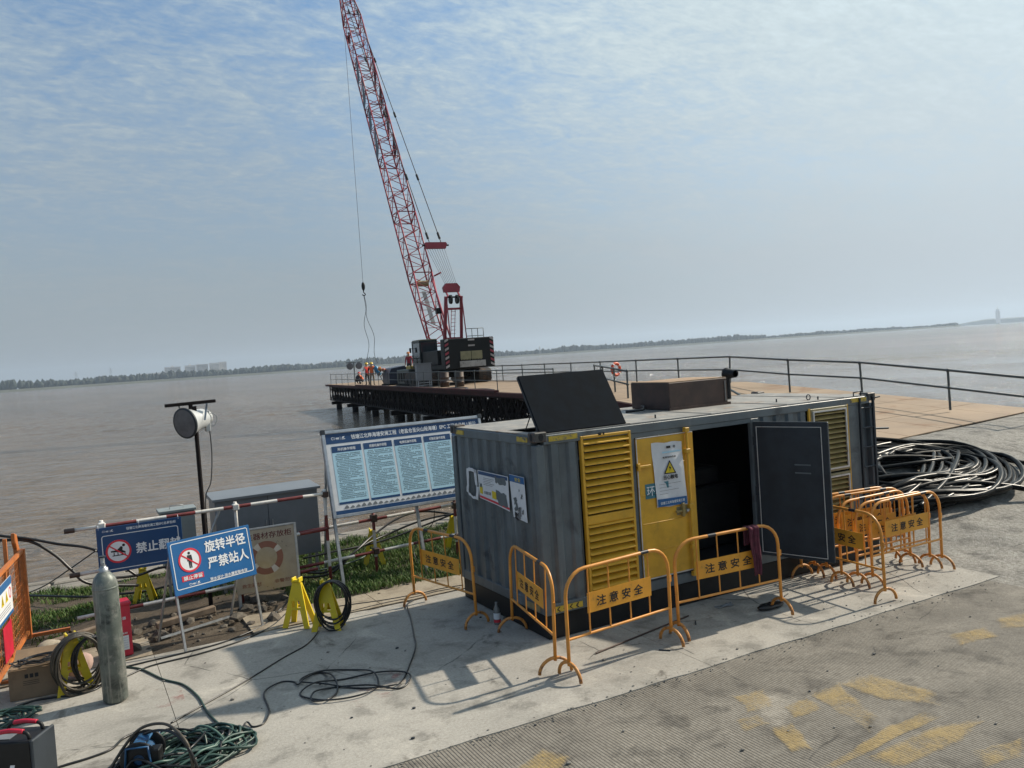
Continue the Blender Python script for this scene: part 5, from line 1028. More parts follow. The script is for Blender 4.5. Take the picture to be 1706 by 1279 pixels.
me.materials.append(mg); tag(link('grass', me), 'rough green grass growing on the soil strip behind the pad', 'grass', kind='stuff')
# ================================================================ PIER
HD = radians(7.2)                                   # heading of the pier, clockwise from +Y
PO = Vector((12.0, 19.0, 0)); DZ = 1.85; PW = 6.5; PL = 57.0
pier = thing('pier', 'long dark steel truss pier on piles reaching out over the water', 'pier', PO, -HD)
YS = -3.0                                           # local start of the level deck (ramp below that)
# truss panels: bailey frames 3 m long, 1.5 m high
def bailey():
    mb = MB(); L, H, t = 3.0, 1.45, .10
    mb.box(-.05, 0, 0, .05, L, t); mb.box(-.05, 0, H - t, .05, L, H)
    for y in (.05, L / 2, L - .05): mb.box(-.035, y - .035, t, .035, y + .035, H - t)
    for a, b_ in (((.05, H / 2), (L / 4, H - t)), ((L / 4, H - t), (L / 2, H / 2)), ((L / 2, H / 2), (3 * L / 4, H - t)), ((3 * L / 4, H - t), (L - .05, H / 2)), ((.05, H / 2), (L / 4, t)), ((L / 4, t), (L / 2, H / 2)), ((L / 2, H / 2), (3 * L / 4, t)), ((3 * L / 4, t), (L - .05, H / 2))):
        mb.bar((0, a[0], a[1]), (0, b_[0], b_[1]), .055, .055)
    return mb.mesh('truss_panel', m_truss)
bm_ = bailey(); zt = DZ - .22 - 1.45
nP = int((PL - YS) / 3.0)
for x in (.12, .42, .72, 2.2, 2.65, 4.3, 4.75, PW - .57, PW - .12):
    for k in range(nP): link('truss_panel', bm_, pier, loc=(x, YS + k * 3.0, zt))
me = MB().box(-.12, -.06, -.2, PW + .12, .06, 0).mesh('cross_beam', m_girder)
for k in range(nP * 2): link('cross_beam', me, pier, loc=(0, YS + .75 + k * 1.5, DZ - .02))
# deck plates with open joints
gx_ = 4; pw = (PW + .3) / gx_; me = MB().box(.002, .002, -.018, pw - .002, 2.998, 0).mesh('deck_plate', m_deck)
for i in range(gx_):
    for k in range(nP): link('deck_plate', me, pier, loc=(-.15 + i * pw, YS + k * 3.0, DZ + random.uniform(0, .003)))
MB().box(-.30, YS, DZ - .20, -.16, YS + nP * 3, DZ - .02).build('edge_girder', m_girder, pier); MB().box(PW + .16, YS, DZ - .20, PW + .30, YS + nP * 3, DZ - .02).build('edge_girder', m_girder, pier)
# long flat beam lying along the near edge
MB().box(-.42, 6, DZ + .0, -.20, 40, DZ + .10).build('side_beam', m_girder, pier)
for k in range(7):
    y = YS + 5 + k * 8.6
    for x in (.4, 3.2, PW - .4): MB().cyl((x, y, -4), (x, y, zt - .32), .27, n=14).build('pile', m_truss, pier)
    MB().box(-.3, y - .22, zt - .30, PW + .3, y + .22, zt - .004).build('pile_cap', m_truss, pier)
    MB().bar((.4, y, .0), (3.2, y, zt - .4), .09, .09).build('pile_brace', m_truss, pier); MB().bar((3.2, y, zt - .4), (PW - .4, y, .0), .09, .09).build('pile_brace', m_truss, pier)
# ramp to the shore
inv_ = Matrix.Rotation(HD, 4, 'Z') @ Matrix.Translation(-PO)
def loc_(x, y, z): return inv_ @ Vector((x, y, z))
R_ = [Vector((10.6, 3.75, .965)), Vector((18.9, 4.75, .985)), Vector((0, 0, 0)), Vector((0, 0, 0))]
A0, A1 = loc_(*R_[0]), loc_(*R_[1]); B0_, B1_ = Vector((-.15, YS - .01, DZ + .006)), Vector((PW + .15, YS - .01, DZ + .006))
nu, nv = 5, 6
for i in range(nu):
    for j in range(nv):
        def Q(u, v_): return (A0 * (1 - u) + A1 * u) * (1 - v_) + (B0_ * (1 - u) + B1_ * u) * v_
        e = .0012; c = [Q(i / nu + e, j / nv + e), Q((i + 1) / nu - e, j / nv + e), Q((i + 1) / nu - e, (j + 1) / nv - e), Q(i / nu + e, (j + 1) / nv - e)]; dz = Vector((0, 0, .02))
        MB().add([tuple(p) for p in c] + [tuple(p - dz) for p in c], [(0, 1, 2, 3), (7, 6, 5, 4), (0, 4, 5, 1), (1, 5, 6, 2), (2, 6, 7, 3), (3, 7, 4, 0)]).build('ramp_plate', m_deck, pier)
for s_, (a, b_) in enumerate(((A0, B0_), (A1, B1_))): MB().bar(a - Vector((0, 0, .17)), b_ - Vector((0, 0, .17)), .14, .30).build('ramp_girder', m_girder, pier)
# ---------------------------------------------------------------- pier railings
def railing(pts, label, h=1.0, rr=.033, mat=None, step=3.4, extra=0):
    """tubular rail along world points; posts, two rails, clamps"""
    t = thing('pier_railing', label, 'railing', pts[0]); o = Vector(pts[0]); P = []
    for j_, (a, b_) in enumerate(zip(pts[:-1], pts[1:])):
        a, b_ = Vector(a), Vector(b_); k = 1 if (len(pts) > 2 and j_ < len(pts) - 2) else max(1, round((b_ - a).length / step)); P += [a + (b_ - a) * i / k for i in range(k)]
    P.append(Vector(pts[-1])); up = Vector((0, 0, 1))
    for i, p in enumerate(P):
        ln = Vector((random.uniform(-.03, .03), random.uniform(-.03, .03), 0)); MB().cyl(p - o - up * .1, p - o + up * (h + .03) + ln, rr, n=8).build('post', mat or m_rail, t)
        for z in (h, h * .52): MB().sph(p - o + up * z + ln * z / h, rr * 1.75, 8, 6).build('clamp', mat or m_rail, t)
    for z, r in ((h, rr), (h * .52, rr * .9)):
        MB().tube([p - o + up * (z + random.uniform(-.012, .012)) for p in P], r, 8).build('rail', mat or m_rail, t)
    return t
def W(x, y, z=DZ): return (Matrix.Translation(PO) @ Matrix.Rotation(-HD, 4, 'Z')) @ Vector((x, y, z))
KP = Vector((17.62, 15.45, DZ)); rp = [G(1720, 697, 1.05), G(1583, 677, 1.24), G(1437, 657.5, 1.50), G(1316, 648.6, 1.68), KP]
railing([tuple(p) for p in rp] + [tuple(W(PW + .05, PL - 2, DZ))], 'grey pipe railing along the far side of the ramp and the pier deck', step=3.7)
railing([tuple(W(-.10, 0, DZ)), tuple(W(-.10, PL - 2.5, DZ))], 'thin pipe railing along the near side of the pier deck', step=3.3, rr=.022)
a_, b_ = loc_(0, 0, 0), 0
railing([tuple(W(.6, YS - 1.5, DZ - .12)), tuple(W(3.2, YS + 6, DZ))], 'short dark guard rail across the pier deck behind the container hatch', step=2.6, h=.95)
MB().cyl(W(4.4, YS - 1.6, DZ + .06), W(1.8, YS - 6.8, 1.58), .04, n=8).build('loose_pipe', m_rail, label='long loose pipe lying on the pier ramp', cat='pipe')
MB().box(0, 0, 0, .7, .2, .06).build('timber_block', m_wood, label='small timber block lying on the pier ramp', cat='timber', loc=W(3.2, YS - 1.0, DZ - .03))
# lifebuoy on the far railing
m_buoy = M('lifebuoy orange', (.60, .085, .03), .5, var=.08)
lb = thing('lifebuoy', 'orange lifebuoy hanging on the far pier railing', 'lifebuoy', W(PW - .02, 7.1, DZ + .60), -HD + .35)
MB().tube([(.29 * cos(a), 0, .29 * sin(a)) for a in np.linspace(0, 2 * pi, 28, endpoint=False)], .075, 10, True).build('ring', m_buoy, lb)
for a in (.7, 2.3, 3.9, 5.5): MB().tube([(.29 * cos(a + d), 0, .29 * sin(a + d)) for d in (-.1, 0, .1)], .078, 10).build('band', m_wink, lb)
# twin floodlight at the pier head
tf = thing('twin_floodlight', 'pair of round floodlights on a thin pole at the pier head', 'floodlight', W(1.2, PL - 8.5, DZ), -HD)
MB().cyl((0, 0, 0), (0, 0, 2.05), .05, n=8).build('pole', m_rail, tf); MB().box(-.75, -.05, 2.0, .75, .05, 2.07).build('cross_bar', m_rail, tf)
for x in (-.42, .42):
    l_ = MB().lathe([(0, -.2), (.18, -.18), (.26, .1), (.33, .12)], (x, -.1, 1.68), 16, M=Matrix.Rotation(pi / 2, 3, 'X')).build('lamp_housing', m_lampw, tf); MB().lathe([(.32, .121), (.2, .13), (0, .135)], (x, -.1, 1.68), 16, M=Matrix.Rotation(pi / 2, 3, 'X')).build('lens', m_lens, l_); MB().bar((x, 0, 1.9), (x, 0, 2.0), .05, .05).build('bracket', m_rail, l_)
# machines on the deck between the crane and the workers
m_mgreen = M('machine green', (.035, .055, .045), .45, var=.2, vs=2, dirt=((.12, .10, .07), 2, .55, .8)); m_myel = M('machine yellow', (.42, .30, .05), .5, var=.15)
pu = thing('power_pack', 'dark green engine power pack with yellow top on the pier deck', 'machine', W(1.1, 27.5, DZ), -HD)
MB().box(0, 0, .12, 2.0, 3.6, 1.15).build('housing', m_mgreen, pu, bevel=.04); MB().box(-.1, -.1, 0, 2.1, 3.7, .115).build('skid', m_truss, pu); MB().box(.3, .4, 1.155, 1.6, 1.9, 1.40).build('yellow_cover', m_myel, pu, bevel=.03); MB().cyl((1.4, 2.6, 1.15), (1.4, 2.6, 1.6), .08, n=8).build('exhaust', m_black, pu)
for k in range(4): MB().box(-.008, .3 + k * .8, .3, -.002, .9 + k * .8, .95).build('side_panel', m_truss, pu)
wn = thing('winch', 'low dark blue winch housing behind the worker in red', 'machine', W(1.0, 33.2, DZ), -HD)
MB().slab([(0, .1), (1.8, .1), (1.8, 1.0), (1.3, 1.45), (.2, 1.3), (0, .9)], 0, 2.4).build('housing', M('winch blue', (.02, .028, .05), .4, var=.2), wn, bevel=.03); MB().box(-.1, -.1, 0, 1.9, 2.5, .095).build('skid', m_truss, wn)
eb = thing('switch_box', 'grey electric cabinet on legs at the near rail of the pier', 'electric box', W(.15, 21.6, DZ), -HD)
MB().box(0, 0, .42, .95, .5, 1.5).build('body', m_cab, eb, bevel=.02); MB().box(-.04, -.04, 1.503, .99, .54, 1.55).build('lid', m_cab, eb)
for x in (.02, .88):
    for y in (.02, .43): MB().box(x, y, 0, x + .05, y + .05, .418).build('leg', m_galv, eb)
for z in (.12, .28): MB().box(.075, .03, z, .875, .05, z + .04).build('shelf_bar', m_galv, eb)
for i, (x, y, lab) in enumerate(((1.6, 17.5, 'red and rust drum on the deck left of the crane track'), (1.2, 19.2, 'second drum on the deck beside the electric cabinet'))):
    t = thing('oil_drum', lab, 'drum', W(x, y, DZ)); MB().lathe([(0, .01), (.28, .01), (.28, .29), (.295, .3), (.28, .31), (.28, .58), (.295, .59), (.28, .6), (.28, .88), (.27, .89), (0, .87)], n=16).build('barrel', m_rustbox if i else m_track, t); MB().cyl((.15, 0, .87), (.15, 0, .89), .03, n=8).build('bung', m_galv, t)
MB().tube(catmull([tuple(W(.3, 8, DZ + .03)), tuple(W(.6, 10, DZ + .03)), tuple(W(.2, 12, DZ + .03)), tuple(W(.9, 14, DZ + .03)), tuple(W(.4, 16, DZ + .03))], 6), .04, 6).build('deck_hose', m_rubber, label='black hose lying along the near edge of the pier deck', cat='hose')
# ================================================================ CRAWLER CRANE
CH_ = radians(6.0); C0 = Vector((18.45, 44.0, DZ))
cr = thing('crawler_crane', 'crawler crane with a tall red lattice boom working on the pier', 'crane', C0, -CH_)
def part(name, mb, mat, par=None, bevel=0): return mb.build(name, mat, par or cr, bevel)
# tracks
for sx_ in (-1, 1):
    x0 = 1.55 * sx_; n = 44; prof = []
    for i in range(n):
        t = i / n * 2 * pi; c, s = cos(t), sin(t); prof.append((3.0 * (abs(c) ** .35) * (1 if c > 0 else -1), .50 + .48 * (abs(s) ** .5) * (1 if s > 0 else -1)))
    tr = MB(); w = .42
    v = [(x0 + sx_ * .2 + q * w, y, z) for q in (-1, 1) for y, z in prof]; tr.add(v, [(i, (i + 1) % n, n + (i + 1) % n, n + i) for i in range(n)]); tr.add(v[:n], [tuple(range(n))]); tr.add(v[n:], [tuple(range(n))[::-1]])
    to = part('track', tr, m_track)
    me = MB().box(-w - .03, -.05, -.02, w + .03, .05, .035).mesh('track_shoe', m_track)
    for i in range(0, n):
        y, z = prof[i]; y2, z2 = prof[(i + 1) % n]; a = atan2(z2 - z, y2 - y); link('track_shoe', me, to, M=Matrix.Translation((x0 + sx_ * .2, (y + y2) / 2, (z + z2) / 2)) @ Matrix.Rotation(a, 4, 'X') @ Matrix.Rotation(pi, 4, 'X'))
    for k in range(6): part('track_roller', MB().cyl((x0 + sx_ * .2 + sx_ * .44, -2.3 + k * .92, .32), (x0 + sx_ * .2 + sx_ * .47, -2.3 + k * .92, .32), .2, n=12), m_crblk, to)
part('car_body', MB().box(-1.4, -1.2, .45, 1.4, 1.2, .82), m_crblk, bevel=.04); part('slew_ring', MB().cyl((0, 0, .82), (0, 0, 1.02), 1.0, n=24), m_crblk)
# upper structure
up_ = part('upper_deck', MB().box(-1.55, -4.0, 1.02, 1.65, 2.0, 1.35), m_crblk, bevel=.03)
part('engine_housing', MB().box(.15, -3.6, 1.352, 1.70, 1.2, 2.65), m_crblk, bevel=.05); part('side_housing', MB().box(-1.6, -3.4, 1.352, -.75, .1, 2.3), m_crblk, bevel=.04)
part('winch_drum', MB().cyl((-.7, -.6, 1.75), (.1, -.6, 1.75), .38, n=16), m_rope); part('winch_drum', MB().cyl((-.7, -1.7, 1.75), (.1, -1.7, 1.75), .38, n=16), m_rope)
cw = part('counterweight', MB().box(-1.58, -4.85, 1.02, 1.78, -4.02, 2.96), m_crblk, bevel=.05)
m_w = M('stripe white', (.36, .34, .33), .6, var=.2, vs=3); m_cwp = M('olive counterweight plate', (.21, .20, .11), .6, var=.15, vs=3)
for sx_ in (-1, 1):
    for k in range(7):
        z = 1.08 + k * .275; a, b_ = ((1.75, 1.50) if sx_ > 0 else (-1.55, -1.30)); lo, hi = min(a, b_), max(a, b_); sl = .13 * sx_
        MB().plate([(lo, z + (.0 if sx_ < 0 else .13)), (hi, z + (.13 if sx_ < 0 else .0)), (hi, z + .14 + (.13 if sx_ < 0 else 0)), (lo, z + .14 + (0 if sx_ < 0 else .13))], -4.856).build('warning_stripe', m_crred if k % 2 else m_w, cw)
for x0, x1 in ((-.55, .16), (.20, .92)):
    p_ = MB().box(x0, -4.90, 1.62, x1, -4.852, 2.12).build('ballast_plate', m_cwp, cw)
    for k in range(7): MB().box(x0 + .02 + k * .1, -4.92, 1.56, x0 + .07 + k * .1, -4.88, 1.618).build('plate_tooth', m_cwp, p_)
MB().box(-.62, -4.91, 1.12, 1.12, -4.852, 1.50).build('ballast_plate', M('pale ballast plate', (.33, .33, .31), .6, var=.2, vs=2, dirt=((.1, .09, .08), 2.5, .5, .65)), cw)
for z in (2.42, 2.78): MB().rect(.02, z, .46, z + .10, -4.856).build('white_mark', m_w, cw)
# cab on the left
CS = .28
cbx = part('cab', MB().box(-2.0, .2, 1.22, -.72, 2.15, 1.75).box(-2.0, .2, 2.95, -.72, 2.15, 3.10).box(-2.0, .2, 1.75, -1.9, .3, 2.95).box(-.82, .2, 1.75, -.72, .3, 2.95).box(-2.0, 2.05, 1.75, -1.9, 2.15, 2.95).box(-.82, 2.05, 1.75, -.72, 2.15, 2.95), M('cab dark', (.018, .026, .027), .4, var=.2, spec=.3), bevel=.012)
for r in ((-1.89, .23, 1.76, -.83, .25, 2.94), (-1.97, .31, 1.76, -1.95, 2.04, 2.94), (-1.89, 2.10, 1.76, -.83, 2.12, 2.94)): MB().box(*r).build('window', m_glass, cbx)
MB().box(-1.95, .25, 3.102, -.75, 2.1, 3.16).build('roof_guard', m_olive, cbx); MB().box(-2.25, 1.9, 2.3, -2.12, 1.95, 2.65).build('mirror', m_black, cbx); MB().bar((-2.0, 2.1, 2.6), (-2.18, 1.93, 2.6), .03, .03).build('mirror_arm', m_black, cbx)
MB().tube([(-2.2, .3, 1.15), (-2.2, .3, 1.9)], .03, 6).tube([(-2.2, 2.0, 1.15), (-2.2, 2.0, 1.9)], .03, 6).tube([(-2.2, .3, 1.9), (-2.2, 2.0, 1.9)], .03, 6).build('cab_rail', m_crblk, cbx)
MB().box(-2.3, .2, 1.12, -1.98, 2.1, 1.18).build('catwalk', m_crblk, cbx); cbx.location.x = CS
# rail on the housing roof
mb = MB()
for x in (.35, .75, 1.15, 1.55): mb.tube([(x, -3.7, 2.66), (x, -3.7, 3.58)], .022, 6)
for z in (3.1, 3.58): mb.tube([(.35, -3.7, z), (1.55, -3.7, z)], .022, 6)
part('roof_rail', mb, m_rail)
# gantry mast
GT = Vector((-.2, -3.3, 5.75))
for sx_ in (-1, 1):
    part('gantry_leg', MB().bar((-.2 + .62 * sx_, -2.2, 1.4), (-.2 + .52 * sx_, GT.y, GT.z), .17, .2), m_crred); part('gantry_strut', MB().bar((-.2 + .58 * sx_, -3.9, 1.4), (-.2 + .52 * sx_, GT.y - .1, GT.z - .1), .06, .06), m_crred)
part('gantry_crossbar', MB().bar((-.80, -2.62, 2.95), (.40, -2.62, 2.95), .2, .30), m_crred); part('gantry_crossbar', MB().bar((-.74, -3.1, 4.95), (.34, -3.1, 4.95), .12, .14), m_crred); part('gantry_crossbar', MB().bar((-.80, -3.3, 5.70), (.42, -3.3, 5.70), .1, .1), m_crblk)
for x in (-.42, .02): part('sheave', MB().cyl((x - .06, -3.32, 5.55), (x + .06, -3.32, 5.55), .30, n=18), m_crblk)
mb = MB()
for sx_ in (-.13, .13): mb.tube([(-.2 + sx_ - .05, -2.6, 2.9), (-.2 + sx_, -3.1, 4.95)], .02, 6)
for k in range(8): z = 3.1 + k * .24; y = -2.65 - .45 * (z - 2.95) / 2; mb.tube([(-.36, y, z), (-.05, y, z)], .015, 5)
part('gantry_ladder', mb, m_crred)
UB = Vector((-.12, -2.7, 6.35)); part('upper_block', MB().slab([(-.52, -.28), (.52, -.28), (.58, .05), (.38, .30), (-.38, .30), (-.58, .05)], -.16, .16, M=Matrix.Translation(UB)), m_crred)
for sx_ in (-.4, .4): part('block_link', MB().bar((-.12 + sx_, -3.2, 5.72), UB + Vector((sx_, 0, -.2)), .09, .09), m_crred)
# boom
BF = Vector((0, 1.3, 2.75)); BT = Vector((.15, 23.4, 37.2)); bd_ = (BT - BF).normalized(); BL = (BT - BF).length
bx2 = Vector((1, 0, 0)); bz2 = bx2.cross(bd_).normalized()                   # bz2: towards the back of the boom
MBo = Matrix(((bx2.x, bd_.x, bz2.x, BF.x), (bx2.y, bd_.y, bz2.y, BF.y), (bx2.z, bd_.z, bz2.z, BF.z), (0, 0, 0, 1)))
def bsize(s):
    """half width and half depth of the boom at a length s"""
    hw, hd = .70, .70
    if s < 6: t = s / 6; hd = .16 + .54 * t; hw = .62 + .08 * t
    if s > BL - 5: t = (s - (BL - 5)) / 5; hd = .70 - .40 * t; hw = .70 - .30 * t
    return hw, hd
secs = [0, 6.0, 12, 18, 24, 30, BL - 5, BL]
for a, b_ in zip(secs[:-1], secs[1:]):
    mb = MB(); n = max(3, round((b_ - a) / .86)); P = []
    for i in range(n + 1):
        s = a + (b_ - a) * i / n; hw, hd = bsize(s); P.append([MBo @ Vector((sx_ * hw, s, sz_ * hd)) for sx_, sz_ in ((-1, -1), (1, -1), (1, 1), (-1, 1))])
    for k in range(4): mb.tube([P[0][k], P[-1][k]], .062, 7)
    for i in range(n):
        for k in range(4):
            q = (k + 1) % 4; u, v_ = (P[i][k], P[i + 1][q]) if (i + k) % 2 else (P[i][q], P[i + 1][k]); mb.cyl(u, v_, .030, n=5, cap=False)
            mb.cyl(P[i][k], P[i][q], .020, n=5, cap=False) if i % 2 == 0 else None
    for k in range(4): mb.cyl(P[0][k], P[0][(k + 1) % 4], .04, n=6, cap=False); mb.cyl(P[-1][k], P[-1][(k + 1) % 4], .04, n=6, cap=False)
    part('boom_section', mb, m_crred)
m_ban = M('grey slogan panel', (.10, .14, .17), .6, var=.15, vs=1); m_banr = M('dark slogan panel', (.07, .02, .025), .6, var=.3, vs=1)
for k in range(4):
    s = 18.9 + k * 2.95
    for sx_, mm in ((-1, m_ban), (1, m_banr)):
        mb = MB(); hw = .735; L = 1.75; mb.add([MBo @ Vector((sx_ * (hw + o), y, z)) for o in (0, .012) for y, z in ((s, -.62), (s + .5, -.62 + .0), (s + L, .62 - .55), (s + L + .5, .62), (s + L, .62), (s + .15, .2))], [(0, 1, 2, 3, 4, 5), (11, 10, 9, 8, 7, 6)] + [(i, i + 6, (i + 1) % 6 + 6, (i + 1) % 6) for i in range(6)]); part('slogan_panel', mb, mm)
mb = MB(); mb.tube([MBo @ Vector((.78, 5.6, .72)), MBo @ Vector((1.25, 5.65, 1.05))], .06, 6); part('backstop', mb, m_crred)
part('backstop', MB().tube([MBo @ Vector((.55, 5.4, .72)), Vector((.5, -1.2, 1.5))], .07, 6), m_crred); part('boom_floodlight', MB().box(-.2, -.2, -.2, .2, .2, .2, M=Matrix.Translation(MBo @ Vector((.4, 2.4, .75)))), m_crblk)
part('boom_winch', MB().cyl(MBo @ Vector((-.45, 5.5, 0)), MBo @ Vector((.45, 5.5, 0)), .22, n=12), m_olive); part('walkway_mesh', MB().add([MBo @ Vector(p) for p in ((0, 2.0, -.3), (.32, 2.0, -.3), (.32, 5.2, -.55), (0, 5.2, -.55))], [(0, 1, 2, 3)]), m_cab)
part('boom_head', MB().cyl(MBo @ Vector((-.45, BL, .05)), MBo @ Vector((.45, BL, .05)), .42, n=16), m_crblk); part('boom_pulley', MB().cyl(MBo @ Vector((-.55, BL - 6.4, -.95)), MBo @ Vector((-.35, BL - 6.4, -.95)), .35, n=14).bar(MBo @ Vector((-.45, BL - 6.0, -.5)), MBo @ Vector((-.45, BL - 7.2, -.75)), .1, .1), m_crblk)
# pendants, bridle and ropes
HB = UB + (MBo @ Vector((0, BL, .3)) - UB) * .108; HB.z -= .15
hb_ = part('bridle_block', MB().slab([(-.80, .12), (-.70, -.22), (.70, -.22), (.80, .12), (.72, .22), (-.72, .22)], -.14, .14, M=Matrix.Translation(HB)), m_crred); MB().cyl(HB + Vector((-.95, 0, .02)), HB + Vector((.95, 0, .02)), .06, n=8).build('bridle_pin', m_crblk, hb_)
for sx_ in (-1, 1):
    e = MBo @ Vector((sx_ * .38, BL, .3)); s0 = HB + Vector((sx_ * .42, 0, .2)); pn = part('pendant', MB().cyl(s0, e, .032, n=6), m_rope)
    for f_ in (.02, .20, .42, .64, .86): p = s0 + (e - s0) * f_; d = (e - s0).normalized(); MB().cyl(p - d * .28, p + d * .28, .085, n=8).build('pendant_socket', m_crblk, pn)
for k in range(8):
    x = -.62 + k * .177; part('luffing_rope', MB().cyl(HB + Vector((x, 0, -.2)), UB + Vector((x * .62, 0, .25)), .012, n=5), m_rope)
TP = MBo @ Vector((-.1, BL + .1, -.42)); HZ = 9.05
part('hoist_rope', MB().cyl(TP, Vector((TP.x, TP.y, HZ + .45)), .016, n=6), m_rope); part('hoist_rope', MB().cyl(MBo @ Vector((-.45, BL - 6.4, -1.28)), MBo @ Vector((-.3, BL, -.4)), .014, n=5), m_rope)
hk = part('hook_block', MB().sph((TP.x, TP.y, HZ + .15), .22, 12, 8, sc=(.8, .8, 1.9)), m_crblk); MB().tube(catmull([(TP.x, TP.y, HZ - .2), (TP.x, TP.y, HZ - .42), (TP.x + .15, TP.y, HZ - .6), (TP.x + .02, TP.y, HZ - .75), (TP.x - .14, TP.y, HZ - .62)], 5), .05, 8).build('hook', m_crblk, hk)
# slings hanging from the hook (their own thing)
tw = cr.matrix_basis if False else (Matrix.Translation(C0) @ Matrix.Rotation(-CH_, 4, 'Z')); hp = tw @ Vector((TP.x, TP.y, HZ - .7))
for i, (dx, lab) in enumerate(((-.05, 'left of two thin wavy slings hanging from the crane hook'), (1.0, 'right of two thin wavy slings hanging from the crane hook'))):
    pts = [hp + Vector((dx * t * .9 + .17 * sin(t * 11 + i * 1.3) * min(1, 4 * t), 0, -6.55 * t)) for t in np.linspace(0, 1, 26)]; MB().tube(pts, .022, 6).build('sling', m_rope, label=lab, cat='sling')
# ================================================================ PEOPLE
m_skin = M('skin', (.42, .25, .17), .6, var=.06); m_boot = M('boots', (.03, .028, .026), .7)
def person(label, loc, rz, J, shirt, trousers, helmet=None, vest=None, s=1.):
    """one continuous body grown over a skeleton; helmet and vest are worn over it"""
    nm = ['pel', 'spi', 'che', 'nec', 'hea', 'cro']; V = {k: Vector(J[k]) for k in J}; E = [('pel', 'spi', 'T'), ('spi', 'che', 'T'), ('che', 'nec', 'K'), ('nec', 'hea', 'K'), ('hea', 'cro', 'K')]
    Rd = dict(pel=.135, spi=.13, che=.15, nec=.058, hea=.095, cro=.085); fwd = Vector(J.get('face', (0, 1, 0))).normalized(); V.pop('face', None)
    V['nos'] = V['hea'] + fwd * .105; E.append(('hea', 'nos', 'K')); Rd['nos'] = .016
    for q in 'LR':
        E += [('che', 'sh' + q, 'T'), ('sh' + q, 'el' + q, 'A'), ('el' + q, 'wr' + q, 'A'), ('wr' + q, 'ha' + q, 'K'), ('pel', 'hi' + q, 'P'), ('hi' + q, 'kn' + q, 'P'), ('kn' + q, 'an' + q, 'P'), ('an' + q, 'to' + q, 'B')]
        Rd.update({'sh' + q: .075, 'el' + q: .05, 'wr' + q: .034, 'ha' + q: .034, 'hi' + q: .10, 'kn' + q: .065, 'an' + q: .048, 'to' + q: .042})
        V['ha' + q] = V['wr' + q] + (V['wr' + q] - V['el' + q]).normalized() * .085; d = (V['wr' + q] - V['el' + q]).normalized(); sd = d.cross(Vector((0, 0, 1))); sd = sd.normalized() if sd.length > .1 else Vector((1, 0, 0)); nr = sd.cross(d)
        for i, (o_, l_) in enumerate(((-.024, .062), (-.008, .075), (.008, .07), (.024, .055))):
            a, b_ = f'f{i}{q}', f'g{i}{q}'; V[a] = V['ha' + q] + sd * o_ * 1.3 + d * .045; V[b_] = V[a] + d * l_ * .6 + nr * .03; E += [('ha' + q, a, 'K'), (a, b_, 'K')]; Rd[a] = .010; Rd[b_] = .008
        V['th' + q] = V['wr' + q] + d * .05 + sd * .055; E.append(('wr' + q, 'th' + q, 'K')); Rd['th' + q] = .011
    ks = list(V); ix = {k: i for i, k in enumerate(ks)}; me = bpy.data.meshes.new('sk'); me.from_pydata([V[k] * s for k in ks], [(ix[a], ix[b_]) for a, b_, _ in E], [])
    o = bpy.data.objects.new('sk', me); COL.objects.link(o); md = o.modifiers.new('k', 'SKIN'); 
    for i, k in enumerate(ks): sv = me.skin_vertices[0].data[i]; sv.radius = (Rd[k] * s, Rd[k] * s * (.8 if k in ('spi', 'che', 'pel') else 1)); sv.use_root = (k == 'pel')
    md.use_smooth_shade = True; sb = o.modifiers.new('s', 'SUBSURF'); sb.levels = 1; sb.render_levels = 1
    dg = bpy.context.evaluated_depsgraph_get(); bm_e = bpy.data.meshes.new_from_object(o.evaluated_get(dg)); bpy.data.objects.remove(o)
    mm = {'K': 0, 'T': 1, 'A': 1, 'P': 2, 'B': 3}; bm_e.materials.clear()
    for m_ in (m_skin, shirt, trousers, m_boot): bm_e.materials.append(m_)
    seg = [(V[a] * s, V[b_] * s, mm[t], t) for a, b_, t in E]; kinds = []
    for p in bm_e.polygons:
        c = p.center; best = None
        for a, b_, m_, t in seg:
            ab = b_ - a; u = max(0, min(1, (c - a).dot(ab) / max(1e-9, ab.length_squared))); dd = (c - a - ab * u).length
            if best is None or dd < best[0]: best = (dd, m_, t)
        p.material_index = best[1]; p.use_smooth = True; kinds.append(best[2])
    t = thing('person', label, 'person', loc, rz, 'workers on the pier'); link('body', bm_e, t)
    if vest:
        vs_ = {}; v = []; f = []
        for p, kd in zip(bm_e.polygons, kinds):
            if kd != 'T': continue
            fi = []
            for i in p.vertices:
                if i not in vs_: vv_ = bm_e.vertices[i]; vs_[i] = len(v); v.append(tuple(vv_.co + vv_.normal * .022))
                fi.append(vs_[i])
            f.append(tuple(fi))
        mb = MB(); mb.add(v, f, 0, True); mb.build('safety_vest', vest, t)
    if helmet:
        u = (V['cro'] - V['nec']).normalized(); Mh = u.to_track_quat('Z', 'Y').to_matrix(); c = (V['hea'] * .45 + V['cro'] * .55) * s
        MB().lathe([(.165 * s, -.01), (.15 * s, .0), (.142 * s, .04), (.12 * s, .095), (.07 * s, .13), (0, .14)], c, 16, M=Mh).build('helmet', helmet, t)
    return t
